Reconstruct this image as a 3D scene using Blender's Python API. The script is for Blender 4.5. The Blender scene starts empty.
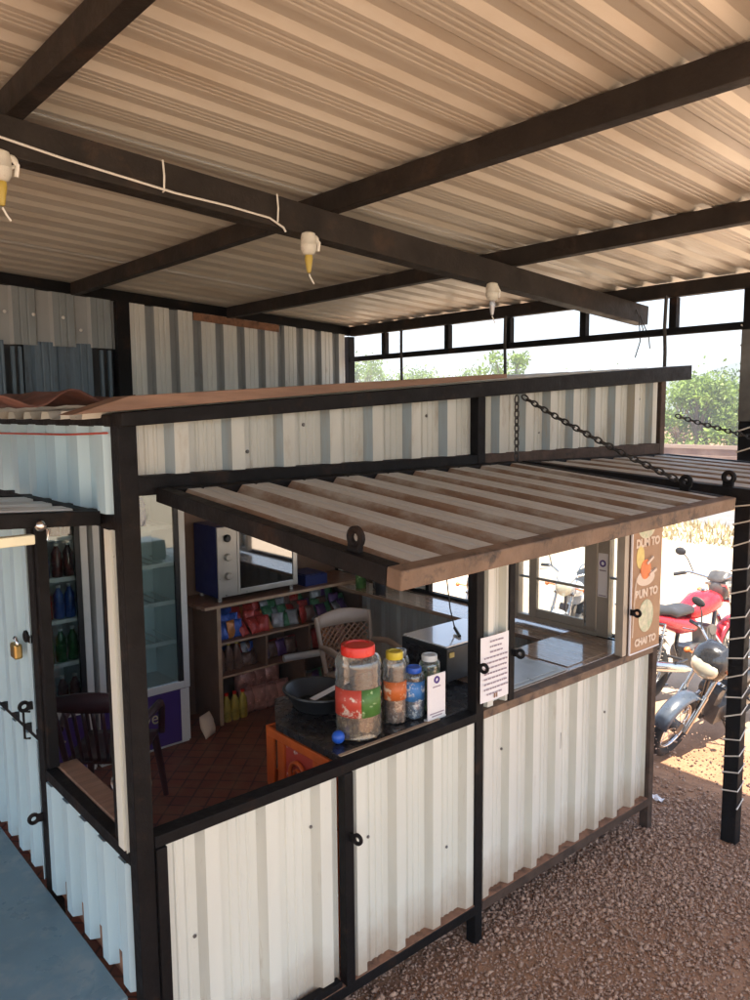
import bpy, bmesh, math, random
import numpy as np
from mathutils import Vector, Matrix
random.seed(7); rng = np.random.default_rng(7)
K = 1.3                      # layout units -> metres
S = bpy.context.scene; C = S.collection
PI = math.pi
OFF = {}                     # world offset (layout units) of things without rotation

# ------------------------------------------------------------------ materials
def nodes(name):
    m = bpy.data.materials.new(name); m.use_nodes = True
    nt = m.node_tree; nt.nodes.clear()
    out = nt.nodes.new('ShaderNodeOutputMaterial'); b = nt.nodes.new('ShaderNodeBsdfPrincipled')
    nt.links.new(b.outputs[0], out.inputs[0])
    return m, nt, b, out
def ramp(nt, fac, a, b, c0=(0,0,0,1), c1=(1,1,1,1)):
    r = nt.nodes.new('ShaderNodeValToRGB'); r.color_ramp.elements[0].position = a; r.color_ramp.elements[1].position = b
    r.color_ramp.elements[0].color = c0; r.color_ramp.elements[1].color = c1
    nt.links.new(fac, r.inputs[0]); return r
def noise(nt, vec, scale, detail=6, rough=.6):
    n = nt.nodes.new('ShaderNodeTexNoise'); n.inputs['Scale'].default_value = scale
    n.inputs['Detail'].default_value = detail; n.inputs['Roughness'].default_value = rough
    nt.links.new(vec, n.inputs['Vector']); return n
def mix(nt, fac, a, b, blend='MIX'):
    x = nt.nodes.new('ShaderNodeMix'); x.data_type = 'RGBA'; x.blend_type = blend
    for s, v in ((0, fac), (6, a), (7, b)):
        if isinstance(v, (int, float)): x.inputs[s].default_value = v
        elif isinstance(v, tuple): x.inputs[s].default_value = v if len(v) == 4 else v + (1,)
        else: nt.links.new(v, x.inputs[s])
    return x.outputs[2]
def M(name, col, rough=.6, metal=0., var=.18, scale=6., col2=None, m2=(.55, .7), scale2=4., stretch=(1,1,1), bump=0., bscale=60., coat=0., trans=0., spec=.5, rough2=None):
    m, nt, b, out = nodes(name)
    tc = nt.nodes.new('ShaderNodeTexCoord'); mp = nt.nodes.new('ShaderNodeMapping'); mp.inputs['Scale'].default_value = stretch
    nt.links.new(tc.outputs['Object'], mp.inputs[0]); v = mp.outputs[0]
    n = noise(nt, v, scale)
    lo = tuple(c*(1-var) for c in col); hi = tuple(min(1, c*(1+var)) for c in col)
    c = ramp(nt, n.outputs[0], .3, .7, lo+(1,), hi+(1,)).outputs[0]
    if col2:
        n2 = noise(nt, v, scale2, 9, .68); r2 = ramp(nt, n2.outputs[0], *m2)
        c = mix(nt, r2.outputs[0], c, col2)
    nt.links.new(c, b.inputs['Base Color'])
    nr = noise(nt, v, scale*2.3); rr = ramp(nt, nr.outputs[0], .3, .7, (max(0,rough-.1),)*3+(1,), (min(1,rough+.12),)*3+(1,))
    nt.links.new(rr.outputs[0], b.inputs['Roughness'])
    b.inputs['Metallic'].default_value = metal; b.inputs['Coat Weight'].default_value = coat
    b.inputs['Specular IOR Level'].default_value = spec
    if bump:
        nb = noise(nt, tc.outputs['Object'], bscale); bu = nt.nodes.new('ShaderNodeBump'); bu.inputs['Strength'].default_value = bump
        bu.inputs['Distance'].default_value = .01
        nt.links.new(nb.outputs[0], bu.inputs['Height']); nt.links.new(bu.outputs[0], b.inputs['Normal'])
    return m
def glass(name, tint=(.9,.95,.95), refl=.12, rough=.02, cloud=0.):
    m, nt, b, out = nodes(name); nt.nodes.remove(b)
    t = nt.nodes.new('ShaderNodeBsdfTransparent'); t.inputs[0].default_value = tint+(1,)
    g = nt.nodes.new('ShaderNodeBsdfGlossy'); g.inputs['Roughness'].default_value = rough; g.inputs[0].default_value = (1,1,1,1)
    fr = nt.nodes.new('ShaderNodeFresnel'); fr.inputs[0].default_value = 1.5
    ad = nt.nodes.new('ShaderNodeMath'); ad.operation = 'MULTIPLY_ADD'; ad.inputs[1].default_value = 1.; ad.inputs[2].default_value = refl
    nt.links.new(fr.outputs[0], ad.inputs[0]); ad.use_clamp = True
    mx = nt.nodes.new('ShaderNodeMixShader')
    nt.links.new(ad.outputs[0], mx.inputs[0]); nt.links.new(t.outputs[0], mx.inputs[1]); nt.links.new(g.outputs[0], mx.inputs[2])
    sh = mx.outputs[0]
    if cloud:
        df = nt.nodes.new('ShaderNodeBsdfDiffuse'); df.inputs[0].default_value = (.8,.82,.8,1); m2_ = nt.nodes.new('ShaderNodeMixShader'); m2_.inputs[0].default_value = cloud
        nt.links.new(sh, m2_.inputs[1]); nt.links.new(df.outputs[0], m2_.inputs[2]); sh = m2_.outputs[0]
    nt.links.new(sh, out.inputs[0])
    return m

MT = dict(
 steel = M('black_painted_steel', (.0065,.0052,.0052), .6, 0, .4, 9, (.05,.026,.016), (.57,.76), 6, bump=.25, spec=.16),
 purlin = M('purlin_steel_lit', (.022,.017,.014), .6, 0, .4, 7, (.06,.036,.024), (.54,.74), 6, bump=.25, spec=.25),  # steel lightened and browned for the brown light on the purlins
 brownsteel = M('brown_weathered_steel', (.075,.048,.035), .7, 0, .35, 8, (.03,.022,.018), (.5,.7), 10, bump=.3, spec=.2),
 flapbar = M('flap_front_bar', (.135,.085,.055), .7, 0, .3, 8, (.03,.022,.018), (.52,.66), 12, bump=.25),
 rusty = M('dusty_brown_steel', (.19,.118,.072), .75, 0, .3, 7, (.06,.038,.028), (.48,.66), 11, bump=.25),
 ledge = M('rusty_ledge', (.26,.13,.075), .9, 0, .3, 14, (.10,.055,.035), (.5,.66), 18, bump=.3),
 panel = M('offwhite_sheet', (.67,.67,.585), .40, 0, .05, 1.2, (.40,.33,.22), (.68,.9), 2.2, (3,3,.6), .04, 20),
 panelb = M('offwhite_sheet_weathered', (.63,.615,.545), .42, 0, .08, 1.6, (.34,.25,.16), (.6,.85), 2.6, (3,3,.7), .04, 20),
 wallsheet = M('grey_white_sheet', (.64,.64,.60), .40, 0, .1, 1.6, (.26,.15,.09), (.64,.8), 2.2, (2.5,2.5,1), .04, 20),
 bluesheet = M('blue_grey_sheet', (.10,.15,.20), .4, 0, .2, 5, (.05,.06,.07), (.5,.7), 5, (5,5,.6)),
 roof = M('galvanised_roof_underside', (.57,.52,.445), .38, .22, .12, 1.5, (.45,.375,.29), (.48,.72), 1.8, (.4,1.6,1), .03, 25),
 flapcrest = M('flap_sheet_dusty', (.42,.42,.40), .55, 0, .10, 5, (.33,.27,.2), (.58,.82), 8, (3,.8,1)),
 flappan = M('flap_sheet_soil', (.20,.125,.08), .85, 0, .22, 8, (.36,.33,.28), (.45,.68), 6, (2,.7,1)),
 wood = M('plank_brown', (.20,.115,.075), .7, 0, .25, 5, (.15,.08,.05), (.5,.7), 8, (.6,6,6), .1),
 lam = M('laminate_brown', (.24,.12,.07), .35, 0, .15, 4, (.15,.07,.04), (.5,.7), 5, (1,6,6)),
 lamlight = M('laminate_light', (.36,.235,.15), .22, 0, .15, 4, (.24,.15,.10), (.5,.7), 6, (6,.8,6), coat=1.),
 ply = M('pale_wood_edge', (.45,.30,.19), .6, 0, .2, 12),
 cab = M('cabinet_board', (.22,.13,.085), .6, 0, .15, 6),
 floor = None, flankshade = None, panelskytint = M('offwhite_sheet_sky_tint', (.42,.56,.61), .40, 0, .06, 1.4, (.36,.36,.33), (.62,.85), 2.4, (3,3,.6), .04, 20),  # side sheets: blue skylight on the left face put into the colour
 panelhead = M('weathered_header_sheet', (.50,.49,.43), .45, 0, .12, 2.2, (.30,.23,.15), (.54,.74), 3.2, (3,3,.8), .04, 20),
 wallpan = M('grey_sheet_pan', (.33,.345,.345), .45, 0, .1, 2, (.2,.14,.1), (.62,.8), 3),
 wallgrey = M('grey_sheet', (.24,.27,.28), .45, 0, .15, 2, (.15,.13,.11), (.6,.8), 3, (3,3,1)),
 headshade = M('header_flank_sky_shade', (.30,.35,.37), .42, 0, .2, 2.5, (.32,.28,.21), (.46,.6), 2.2, (3,3,.35)),  # sky reflection and shade of the header rib flanks put into the colour
 cream = M('cream_plastic', (.78,.74,.52), .4, 0, .08, 4),
 white = M('white_enamel', (.74,.74,.72), .35, 0, .06, 4, (.5,.46,.4), (.66,.8), 6),
 purple = M('purple_panel', (.07,.035,.20), .4, 0, .1, 4),
 black = M('black_plastic', (.018,.018,.02), .4, 0, .2, 8),
 blacktop = M('black_counter', (.022,.018,.019), .25, 0, .2, 10, (.04,.033,.03), (.5,.8), 4),
 fint = M('fridge_liner', (.74,.80,.80), .5, 0, .05, 4),
 chrome = M('chrome', (.6,.6,.6), .2, 1., .1, 8),
 silver = M('silver_panel', (.50,.48,.44), .35, .7, .1, 6),
 navy = M('navy_enamel', (.012,.02,.11), .4, 0, .15, 5),
 orange = M('orange_plastic', (.62,.11,.015), .45, 0, .12, 8),
 maroon = M('maroon_plastic', (.045,.012,.014), .4, 0, .2, 5),
 whitegloss = M('glossy_white', (.80,.80,.80), .15, 0, .03, 4, coat=1.),
 weave = M('brown_weave_plastic', (.30,.15,.075), .42, 0, .1, 5),
 chair = M('beige_plastic', (.46,.34,.25), .42, 0, .1, 5),
 paper = M('paper_white', (.80,.76,.76), .7, 0, .03, 4),
 ink = M('ink_grey', (.34,.27,.31), .8, 0, .1, 10),
 logo = M('purple_logo', (.10,.05,.24), .6, 0, .1, 4),
 poster = M('poster_brown', (.36,.195,.10), .5, 0, .08, 3, (.42,.25,.12), (.5,.7), 3),
 foodpale = M('print_pale', (.62,.56,.38), .6, 0, .25, 22, (.42,.48,.28), (.5,.62), 16),
 foodyel = M('print_yellow', (.74,.55,.18), .6, 0, .15, 20),
 foodor = M('print_orange', (.80,.22,.07), .6, 0, .2, 18),
 print = M('print_letters', (.74,.58,.44), .7, 0, .06, 8),
 alu = M('aluminium_frame', (.42,.36,.29), .4, .35, .1, 5),
 red = M('red_lid', (.75,.03,.015), .3, 0, .06, 6),
 yellow = M('yellow_lid', (.62,.47,.03), .4, 0, .08, 6),
 blue = M('blue_lid', (.02,.10,.50), .35, 0, .08, 6),
 lidwhite = M('pale_lid', (.66,.66,.64), .4, 0, .08, 6),
 lidgrey = M('steel_lid', (.35,.36,.38), .3, .6, .1, 6),
 labred = M('label_red', (.50,.06,.035), .5, 0, .1, 16, (.72,.60,.5), (.57,.62), 20),
 labgreen = M('label_green', (.08,.20,.04), .5, 0, .3, 16, (.45,.58,.3), (.57,.62), 20),
 laborange = M('label_orange', (.58,.14,.03), .5, 0, .2, 14, (.75,.62,.45), (.56,.62), 26),
 labblue = M('label_blue', (.05,.20,.50), .5, 0, .3, 14, (.68,.72,.75), (.54,.6), 24),
 sweets = M('brown_sweets', (.16,.085,.03), .5, 0, .6, 55, (.42,.30,.16), (.54,.6), 48, bump=.8, bscale=55),
 nuts = M('tan_sweets', (.24,.13,.08), .5, 0, .6, 60, (.55,.42,.32), (.54,.6), 50, bump=.8, bscale=60),
 bluesw = M('blue_wrapped_sweets', (.10,.16,.26), .4, 0, .6, 60, (.62,.66,.7), (.52,.58), 55, bump=.8, bscale=60),
 greensw = M('green_wrapped_sweets', (.04,.12,.03), .4, 0, .6, 60, (.5,.55,.4), (.55,.6), 55, bump=.8, bscale=60),
 glass = glass('window_glass', (.92,.95,.95), .03),
 dglass = glass('fridge_glass', (.86,.92,.92), .03, .02),
 oglass = glass('oven_glass', (.16,.17,.18), .28, .04),
 jar = glass('jar_plastic', (.93,.95,.94), .07, .08, .07),
 bench = M('blue_bench_laminate', (.12,.20,.25), .32, 0, .15, 2, (.20,.26,.29), (.5,.66), 6, (1,1,1), .08, 30),
 wire = M('white_cable', (.74,.72,.66), .5, 0, .05, 5),
 redwire = M('red_cable', (.5,.07,.04), .5, 0, .05, 5),
 rope = M('white_rope', (.62,.58,.52), .9, 0, .1, 20),
 socket = M('white_holder', (.55,.53,.46), .45, 0, .12, 14, (.28,.22,.15), (.56,.7), 30),
 bulbyel = M('yellow_plug', (.42,.31,.05), .45, 0, .1, 8),
 brass = M('brass', (.42,.28,.10), .35, .9, .2, 10),
 chain = M('chain_steel', (.05,.045,.042), .5, .5, .3, 20),
 rust = M('rusted_tin', (.13,.055,.04), .8, .1, .3, 8, (.06,.03,.025), (.5,.65), 10, bump=.3),
 tyre = M('tyre', (.022,.021,.02), .8, 0, .2, 12, (.10,.07,.05), (.55,.75), 8),
 engine = M('engine_grey', (.16,.15,.14), .45, .6, .25, 10),
 mred = M('motorbike_red', (.55,.015,.025), .25, 0, .08, 4, coat=.5),
 mblue = M('motorbike_blue_grey', (.055,.07,.095), .3, 0, .15, 4, coat=.4),
 mwhite = M('motorbike_silver_white', (.62,.64,.66), .3, 0, .08, 4, coat=.4),
 mblack = M('motorbike_black', (.02,.02,.022), .25, 0, .1, 4, coat=.5),
 lens = M('headlamp_lens', (.62,.58,.46), .12, .3, .1, 12),
 seat = M('seat_vinyl', (.035,.034,.036), .5, 0, .2, 6),
 bark = M('bark', (.13,.09,.06), .9, 0, .25, 10),
 leafA = M('leaf_bright', (.17,.25,.045), .55, 0, .45, 1.2),
 leafB = M('leaf_dark', (.07,.13,.035), .55, 0, .45, 1.2),
 dry = M('dry_grass', (.30,.24,.12), .8, 0, .35, 3),
 stone = None, wallst = None,
)
def two(m, t=.35):          # leaves let light through
    nt = m.node_tree; out = [n for n in nt.nodes if n.type == 'OUTPUT_MATERIAL'][0]; b = [n for n in nt.nodes if n.type == 'BSDF_PRINCIPLED'][0]
    tr = nt.nodes.new('ShaderNodeBsdfTranslucent'); mx = nt.nodes.new('ShaderNodeMixShader'); mx.inputs[0].default_value = t
    src = b.inputs['Base Color'].links[0].from_socket; nt.links.new(src, tr.inputs[0])
    nt.links.new(b.outputs[0], mx.inputs[1]); nt.links.new(tr.outputs[0], mx.inputs[2]); nt.links.new(mx.outputs[0], out.inputs[0])
two(MT['leafA']); two(MT['leafB'])

def mud(m):                 # mud splashed up from the ground on the foot of the sheets
    nt = m.node_tree; b = [n for n in nt.nodes if n.type == 'BSDF_PRINCIPLED'][0]; src = b.inputs['Base Color'].links[0].from_socket
    tc = nt.nodes.new('ShaderNodeTexCoord'); sx = nt.nodes.new('ShaderNodeSeparateXYZ'); nt.links.new(tc.outputs['Object'], sx.inputs[0])
    n1 = noise(nt, tc.outputs['Object'], 5, 8, .7); n2 = noise(nt, tc.outputs['Object'], 60, 4, .7)
    a = nt.nodes.new('ShaderNodeMath'); a.operation = 'MULTIPLY_ADD'; a.inputs[1].default_value = -.30; nt.links.new(n1.outputs[0], a.inputs[0]); nt.links.new(sx.outputs[2], a.inputs[2])
    mr = nt.nodes.new('ShaderNodeMapRange'); mr.inputs[1].default_value = .03; mr.inputs[2].default_value = .28; mr.inputs[3].default_value = .75; mr.inputs[4].default_value = 0; nt.links.new(a.outputs[0], mr.inputs[0])
    c = mix(nt, mr.outputs[0], src, (.36,.25,.16,1))
    sp = ramp(nt, n2.outputs[0], .68, .72); mu = nt.nodes.new('ShaderNodeMath'); mu.operation = 'MULTIPLY'; mu.inputs[1].default_value = .55; nt.links.new(sp.outputs[0], mu.inputs[0])
    c = mix(nt, mu.outputs[0], c, (.30,.24,.17,1)); nt.links.new(c, b.inputs['Base Color'])
MT['flankshade'] = M('offwhite_sheet_flank_shade', (.60,.59,.51), .5, 0, .10, 2, (.36,.29,.2), (.6,.8), 4, (3,3,.6), .04, 20)  # rib flanks coloured darker to stand for their shade, with real stains over
for k_ in ('panel','panelb','flankshade'): mud(MT[k_])
def floor_mat():
    m, nt, b, out = nodes('red_floor_tile')
    tc = nt.nodes.new('ShaderNodeTexCoord'); mp = nt.nodes.new('ShaderNodeMapping'); mp.inputs['Rotation'].default_value = (0,0,PI/4)
    nt.links.new(tc.outputs['Object'], mp.inputs[0])
    br = nt.nodes.new('ShaderNodeTexBrick'); br.offset = 0; br.inputs['Scale'].default_value = 1
    for k, v in (('Color1',(.26,.075,.04,1)),('Color2',(.18,.052,.03,1)),('Mortar',(.07,.027,.019,1))): br.inputs[k].default_value = v
    br.inputs['Mortar Size'].default_value = .006; br.inputs['Brick Width'].default_value = .11; br.inputs['Row Height'].default_value = .11
    nt.links.new(mp.outputs[0], br.inputs['Vector'])
    n = noise(nt, tc.outputs['Object'], 5); c = mix(nt, ramp(nt, n.outputs[0], .45, .8).outputs[0], br.outputs[0], (.27,.14,.085,1))
    nt.links.new(c, b.inputs['Base Color']); b.inputs['Roughness'].default_value = .5
    return m
MT['floor'] = floor_mat()
def ground_mat():
    m, nt, b, out = nodes('red_soil')
    tc = nt.nodes.new('ShaderNodeTexCoord'); v = tc.outputs['Object']
    n1 = noise(nt, v, .55, 8); n2 = noise(nt, v, 7, 10, .7); n3 = noise(nt, v, 45, 6, .7)
    c = ramp(nt, n2.outputs[0], .3, .7, (.24,.125,.068,1), (.42,.235,.135,1)).outputs[0]
    c = mix(nt, ramp(nt, n1.outputs[0], .42, .62).outputs[0], c, (.37,.205,.12,1))
    c = mix(nt, ramp(nt, n3.outputs[0], .56, .68).outputs[0], c, (.13,.085,.065,1))
    # the yard away from the shed is pale, dusty and compacted
    sx = nt.nodes.new('ShaderNodeSeparateXYZ'); nt.links.new(v, sx.inputs[0])
    ad = nt.nodes.new('ShaderNodeMath'); ad.operation = 'MULTIPLY_ADD'; ad.inputs[1].default_value = 1.6; nt.links.new(n1.outputs[0], ad.inputs[0]); nt.links.new(sx.outputs[0], ad.inputs[2])
    mr = nt.nodes.new('ShaderNodeMapRange'); mr.inputs[1].default_value = 4.6*K; mr.inputs[2].default_value = 6.2*K
    ay = nt.nodes.new('ShaderNodeMath'); ay.operation = 'MULTIPLY_ADD'; ay.inputs[1].default_value = -1.; ay.inputs[2].default_value = 2.2*K; nt.links.new(sx.outputs[1], ay.inputs[0])
    mx_ = nt.nodes.new('ShaderNodeMath'); mx_.operation = 'MAXIMUM'; nt.links.new(ad.outputs[0], mx_.inputs[0]); nt.links.new(ay.outputs[0], mx_.inputs[1])
    nt.links.new(mx_.outputs[0], mr.inputs[0])
    pale = ramp(nt, n2.outputs[0], .3, .7, (.46,.365,.27,1), (.57,.455,.34,1)).outputs[0]
    c = mix(nt, mr.outputs[0], c, pale)
    mr2 = nt.nodes.new('ShaderNodeMapRange'); mr2.inputs[1].default_value = 14.5*K; mr2.inputs[2].default_value = 15.2*K
    nt.links.new(ad.outputs[0], mr2.inputs[0]); c = mix(nt, mr2.outputs[0], c, (.38,.21,.11,1))
    nt.links.new(c, b.inputs['Base Color']); b.inputs['Roughness'].default_value = .95; b.inputs['Specular IOR Level'].default_value = .2
    h = mix(nt, .5, n2.outputs[0], n3.outputs[0])
    bu = nt.nodes.new('ShaderNodeBump'); bu.inputs['Strength'].default_value = .8; bu.inputs['Distance'].default_value = .03
    nt.links.new(h, bu.inputs['Height']); nt.links.new(bu.outputs[0], b.inputs['Normal'])
    return m
def stone_mat(name, ca, cb, scale):
    m, nt, b, out = nodes(name)
    tc = nt.nodes.new('ShaderNodeTexCoord'); n = noise(nt, tc.outputs['Object'], scale, 5, .7)
    c = ramp(nt, n.outputs[0], .3, .72, ca+(1,), cb+(1,)).outputs[0]
    nt.links.new(c, b.inputs['Base Color']); b.inputs['Roughness'].default_value = .9; return m
MT['stone'] = stone_mat('gravel_stone', (.19,.105,.066), (.60,.39,.27), 60)
def wall_mat():
    m, nt, b, out = nodes('laterite_wall')
    tc = nt.nodes.new('ShaderNodeTexCoord'); mp = nt.nodes.new('ShaderNodeMapping'); mp.inputs['Rotation'].default_value = (PI/2,0,PI/2)
    nt.links.new(tc.outputs['Object'], mp.inputs[0])
    br = nt.nodes.new('ShaderNodeTexBrick'); br.inputs['Scale'].default_value = 1; br.inputs['Brick Width'].default_value = .42; br.inputs['Row Height'].default_value = .2; br.inputs['Mortar Size'].default_value = .012
    for k, v in (('Color1',(.17,.10,.075,1)),('Color2',(.12,.075,.06,1)),('Mortar',(.22,.17,.14,1))): br.inputs[k].default_value = v
    nt.links.new(mp.outputs[0], br.inputs['Vector'])
    n = noise(nt, tc.outputs['Object'], 1.5, 8); c = mix(nt, ramp(nt, n.outputs[0], .45, .7).outputs[0], br.outputs[0], (.24,.17,.13,1))
    nt.links.new(c, b.inputs['Base Color']); b.inputs['Roughness'].default_value = .95; return m
MT['wallst'] = wall_mat()

# ------------------------------------------------------------------ mesh helpers
class MB:
    def __init__(s, xf=None): s.v = []; s.f = []; s.m = []; s.mi = 0; s.xf = xf
    def add(s, vs, fs, mi=None):
        o = len(s.v)
        if s.xf is not None: vs = [s.xf @ Vector(p) for p in vs]
        s.v += [tuple(p) for p in vs]; s.f += [tuple(i+o for i in f) for f in fs]
        s.m += [s.mi if mi is None else mi]*len(fs); return s
    def box(s, x0, x1, y0, y1, z0, z1):
        return s.add([(x,y,z) for z in (z0,z1) for y in (y0,y1) for x in (x0,x1)], [(0,2,3,1),(4,5,7,6),(0,1,5,4),(2,6,7,3),(0,4,6,2),(1,3,7,5)])
    def bar(s, p0, p1, w, h, up=(0,0,1)):
        p0, p1 = Vector(p0), Vector(p1); d = (p1-p0).normalized(); a = d.cross(Vector(up))
        if a.length < 1e-4: a = d.cross(Vector((1,0,0)))
        a.normalize(); b = a.cross(d).normalized()
        vs = [p + a*sx*w/2 + b*sz*h/2 for p in (p0,p1) for sz in (-1,1) for sx in (-1,1)]
        return s.add(vs, [(0,1,3,2),(4,6,7,5),(0,4,5,1),(2,3,7,6),(0,2,6,4),(1,5,7,3)])
    def tube(s, pts, r, seg=8, closed=False):
        pts = [Vector(p) for p in pts]; n = len(pts); R = r if isinstance(r,(list,tuple)) else [r]*n
        prev = None; vs = []
        for i, p in enumerate(pts):
            if closed: t = pts[(i+1)%n]-pts[i-1]
            else: t = pts[min(i+1,n-1)]-pts[max(i-1,0)]
            t.normalize()
            if prev is None:
                a = t.cross(Vector((0,0,1)))
                if a.length < .05: a = t.cross(Vector((1,0,0)))
            else: a = prev - t*prev.dot(t)
            a.normalize(); prev = a; b = t.cross(a)
            vs += [p + (a*math.cos(2*PI*k/seg)+b*math.sin(2*PI*k/seg))*R[i] for k in range(seg)]
        fs = []
        for i in range(n if closed else n-1):
            j = (i+1)%n
            fs += [(i*seg+k, i*seg+(k+1)%seg, j*seg+(k+1)%seg, j*seg+k) for k in range(seg)]
        if not closed: fs += [tuple(range(seg))[::-1], tuple(range((n-1)*seg, n*seg))]
        return s.add(vs, fs)
    def torus(s, c, axis, R, r, seg=24, rs=8, a0=0, a1=2*PI, sq=1.):
        axis = Vector(axis).normalized(); a = axis.orthogonal().normalized() if abs(axis.y) < .9 else Vector((1,0,0)); b = axis.cross(a)
        full = abs(a1-a0-2*PI) < 1e-3; n = seg if full else seg+1
        pts = [Vector(c) + a*math.cos(a0+(a1-a0)*i/seg)*R + b*math.sin(a0+(a1-a0)*i/seg)*R*sq for i in range(n)]
        return s.tube(pts, r, rs, full)
    def lathe(s, prof, c=(0,0,0), seg=20, axis='z', cap=True):
        vs = []
        for r, h in prof:
            for k in range(seg):
                x, y = r*math.cos(2*PI*k/seg), r*math.sin(2*PI*k/seg)
                vs.append(Vector(c) + Vector({'z':(x,y,h),'y':(x,h,y),'x':(h,x,y)}[axis]))
        n = len(prof); fs = [(i*seg+k, i*seg+(k+1)%seg, (i+1)*seg+(k+1)%seg, (i+1)*seg+k) for i in range(n-1) for k in range(seg)]
        if cap: fs += [tuple(range(seg))[::-1], tuple(range((n-1)*seg, n*seg))]
        return s.add(vs, fs)
    def ell(s, c, r, seg=14, rings=9):
        prof = [(math.sin(PI*i/rings), -math.cos(PI*i/rings)) for i in range(rings+1)]; vs = []
        for a, h in prof:
            for k in range(seg): vs.append((c[0]+r[0]*max(a,.01)*math.cos(2*PI*k/seg), c[1]+r[1]*max(a,.01)*math.sin(2*PI*k/seg), c[2]+r[2]*h))
        fs = [(i*seg+k, i*seg+(k+1)%seg, (i+1)*seg+(k+1)%seg, (i+1)*seg+k) for i in range(rings) for k in range(seg)]
        fs += [tuple(range(seg))[::-1], tuple(range(rings*seg, (rings+1)*seg))]
        return s.add(vs, fs)
    def loft(s, secs, seg=14, e=2.6):           # secs: (x, zc, halfwidth, halfheight): superellipse sections along x
        vs = []
        for x, zc, hw, hh in secs:
            for k in range(seg):
                t = 2*PI*k/seg; ct, st = math.cos(t), math.sin(t)
                vs.append((x, hw*math.copysign(abs(ct)**(2/e), ct), zc+hh*math.copysign(abs(st)**(2/e), st)))
        n = len(secs); fs = [(i*seg+k, i*seg+(k+1)%seg, (i+1)*seg+(k+1)%seg, (i+1)*seg+k) for i in range(n-1) for k in range(seg)]
        fs += [tuple(range(seg))[::-1], tuple(range((n-1)*seg, n*seg))]
        return s.add(vs, fs)
    def prism(s, pts, O, U, V, N, t):           # polygon in the U,V plane, thickness t along N
        O, U, V, N = map(Vector, (O, U, V, N)); n = len(pts)
        vs = [O+U*a+V*b for a, b in pts] + [O+U*a+V*b+N*t for a, b in pts]
        return s.add(vs, [tuple(range(n))[::-1], tuple(range(n,2*n))] + [(i,(i+1)%n,n+(i+1)%n,n+i) for i in range(n)])
    def corr(s, O, U, V, N, W, v0, v1, pitch=.148, depth=.026, crest=.55, flank=.07, minor=2, mh=.0035, start=0., panmi=0, crestmi=0, pminor=0, flankmi=None):
        O, U, V, N = map(Vector, (O, U, V, N)); pr = []
        def flat(a, b, n, k, sg):
            w = b-a; pr.append((a, n))
            for i in range(k):
                m_ = a + w*(i+1)/(k+1); q = min(.006, w/(k+1)*.3)
                pr.extend([(m_-q, n), (m_-q*.4, n+sg*mh), (m_+q*.4, n+sg*mh), (m_+q, n)])
            pr.append((b, n))
        x = start - pitch*2
        while x < W + pitch:
            flat(x, x+crest*pitch, depth, minor, -1)
            flat(x+(crest+flank)*pitch, x+(1-flank)*pitch, 0., pminor, 1)
            x += pitch
        out = []
        for (a, na), (b, nb) in zip(pr, pr[1:]):
            if b <= 0 or a >= W: continue
            if a < 0: na += (nb-na)*(0-a)/(b-a); a = 0
            if not out: out.append((a, na))
            if b > W: nb = na + (nb-na)*(W-a)/(b-a); b = W
            out.append((b, nb))
        f0 = v0 if callable(v0) else (lambda u: v0); f1 = v1 if callable(v1) else (lambda u: v1)
        vs = []
        for u, n in out: vs += [O+U*u+V*f0(u)+N*n, O+U*u+V*f1(u)+N*n]
        o = len(s.v); s.v += [tuple(p) for p in vs]
        for i in range(len(out)-1):
            a, b = out[i][1], out[i+1][1]; av = (a+b)/2
            mi = crestmi if av > depth*.75 else (panmi if av < depth*.25 else (panmi if flankmi is None else flankmi))
            s.f.append((o+2*i, o+2*i+2, o+2*i+3, o+2*i+1)); s.m.append(mi)
        return s
    def build(s, name, mats, parent=None, smooth=None, bevel=0, solid=0, scale=1., fix=True, base=True):
        if not isinstance(mats, (list, tuple)): mats = [mats]
        off = Vector(OFF.get(parent.name, (0,0,0))) if parent is not None else Vector((0,0,0))
        me = bpy.data.meshes.new(name)
        vs = [((Vector(p)*scale - off)*K) for p in s.v]
        org = Vector((0,0,0))
        if parent is None and base:              # origin at the thing's base
            A = np.array([tuple(p) for p in vs]); org = Vector(((A[:,0].min()+A[:,0].max())/2, (A[:,1].min()+A[:,1].max())/2, A[:,2].min()))
            vs = [p-org for p in vs]
        me.from_pydata(vs, [], s.f)
        for m in mats: me.materials.append(MT[m] if isinstance(m, str) else m)
        me.polygons.foreach_set('material_index', s.m)
        if fix:
            bm = bmesh.new(); bm.from_mesh(me); bmesh.ops.recalc_face_normals(bm, faces=bm.faces); bm.to_mesh(me); bm.free()
        if smooth:
            me.polygons.foreach_set('use_smooth', [True]*len(me.polygons)); me.set_sharp_from_angle(angle=math.radians(smooth))
        me.update()
        o = bpy.data.objects.new(name, me); C.objects.link(o); o.location = org
        if parent is not None: o.parent = parent; OFF[o.name] = tuple(off)
        if bevel:
            b = o.modifiers.new('Bevel', 'BEVEL'); b.width = bevel; b.segments = 2; b.limit_method = 'ANGLE'
        if solid:
            b = o.modifiers.new('Solidify', 'SOLIDIFY'); b.thickness = solid; b.offset = 0
        return o
def tag(o, label, cat, group=None, kind=None):
    if label: o['label'] = label
    if cat: o['category'] = cat
    if group: o['group'] = group
    if kind: o['kind'] = kind
    return o
def thing(name, label, cat, loc=(0,0,0), rz=0., group=None, rot=None):
    o = bpy.data.objects.new(name, None); C.objects.link(o); o.location = Vector(loc)*K; o.empty_display_size = .1
    o.rotation_euler = rot or (0,0,rz)
    if rz == 0. and rot is None: OFF[o.name] = tuple(loc)
    return tag(o, label, cat, group)
def copy_tree(o, parent=None):
    c = o.copy(); C.objects.link(c)
    if parent is not None: c.parent = parent
    for ch in list(o.children): copy_tree(ch, c)
    return c
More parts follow.
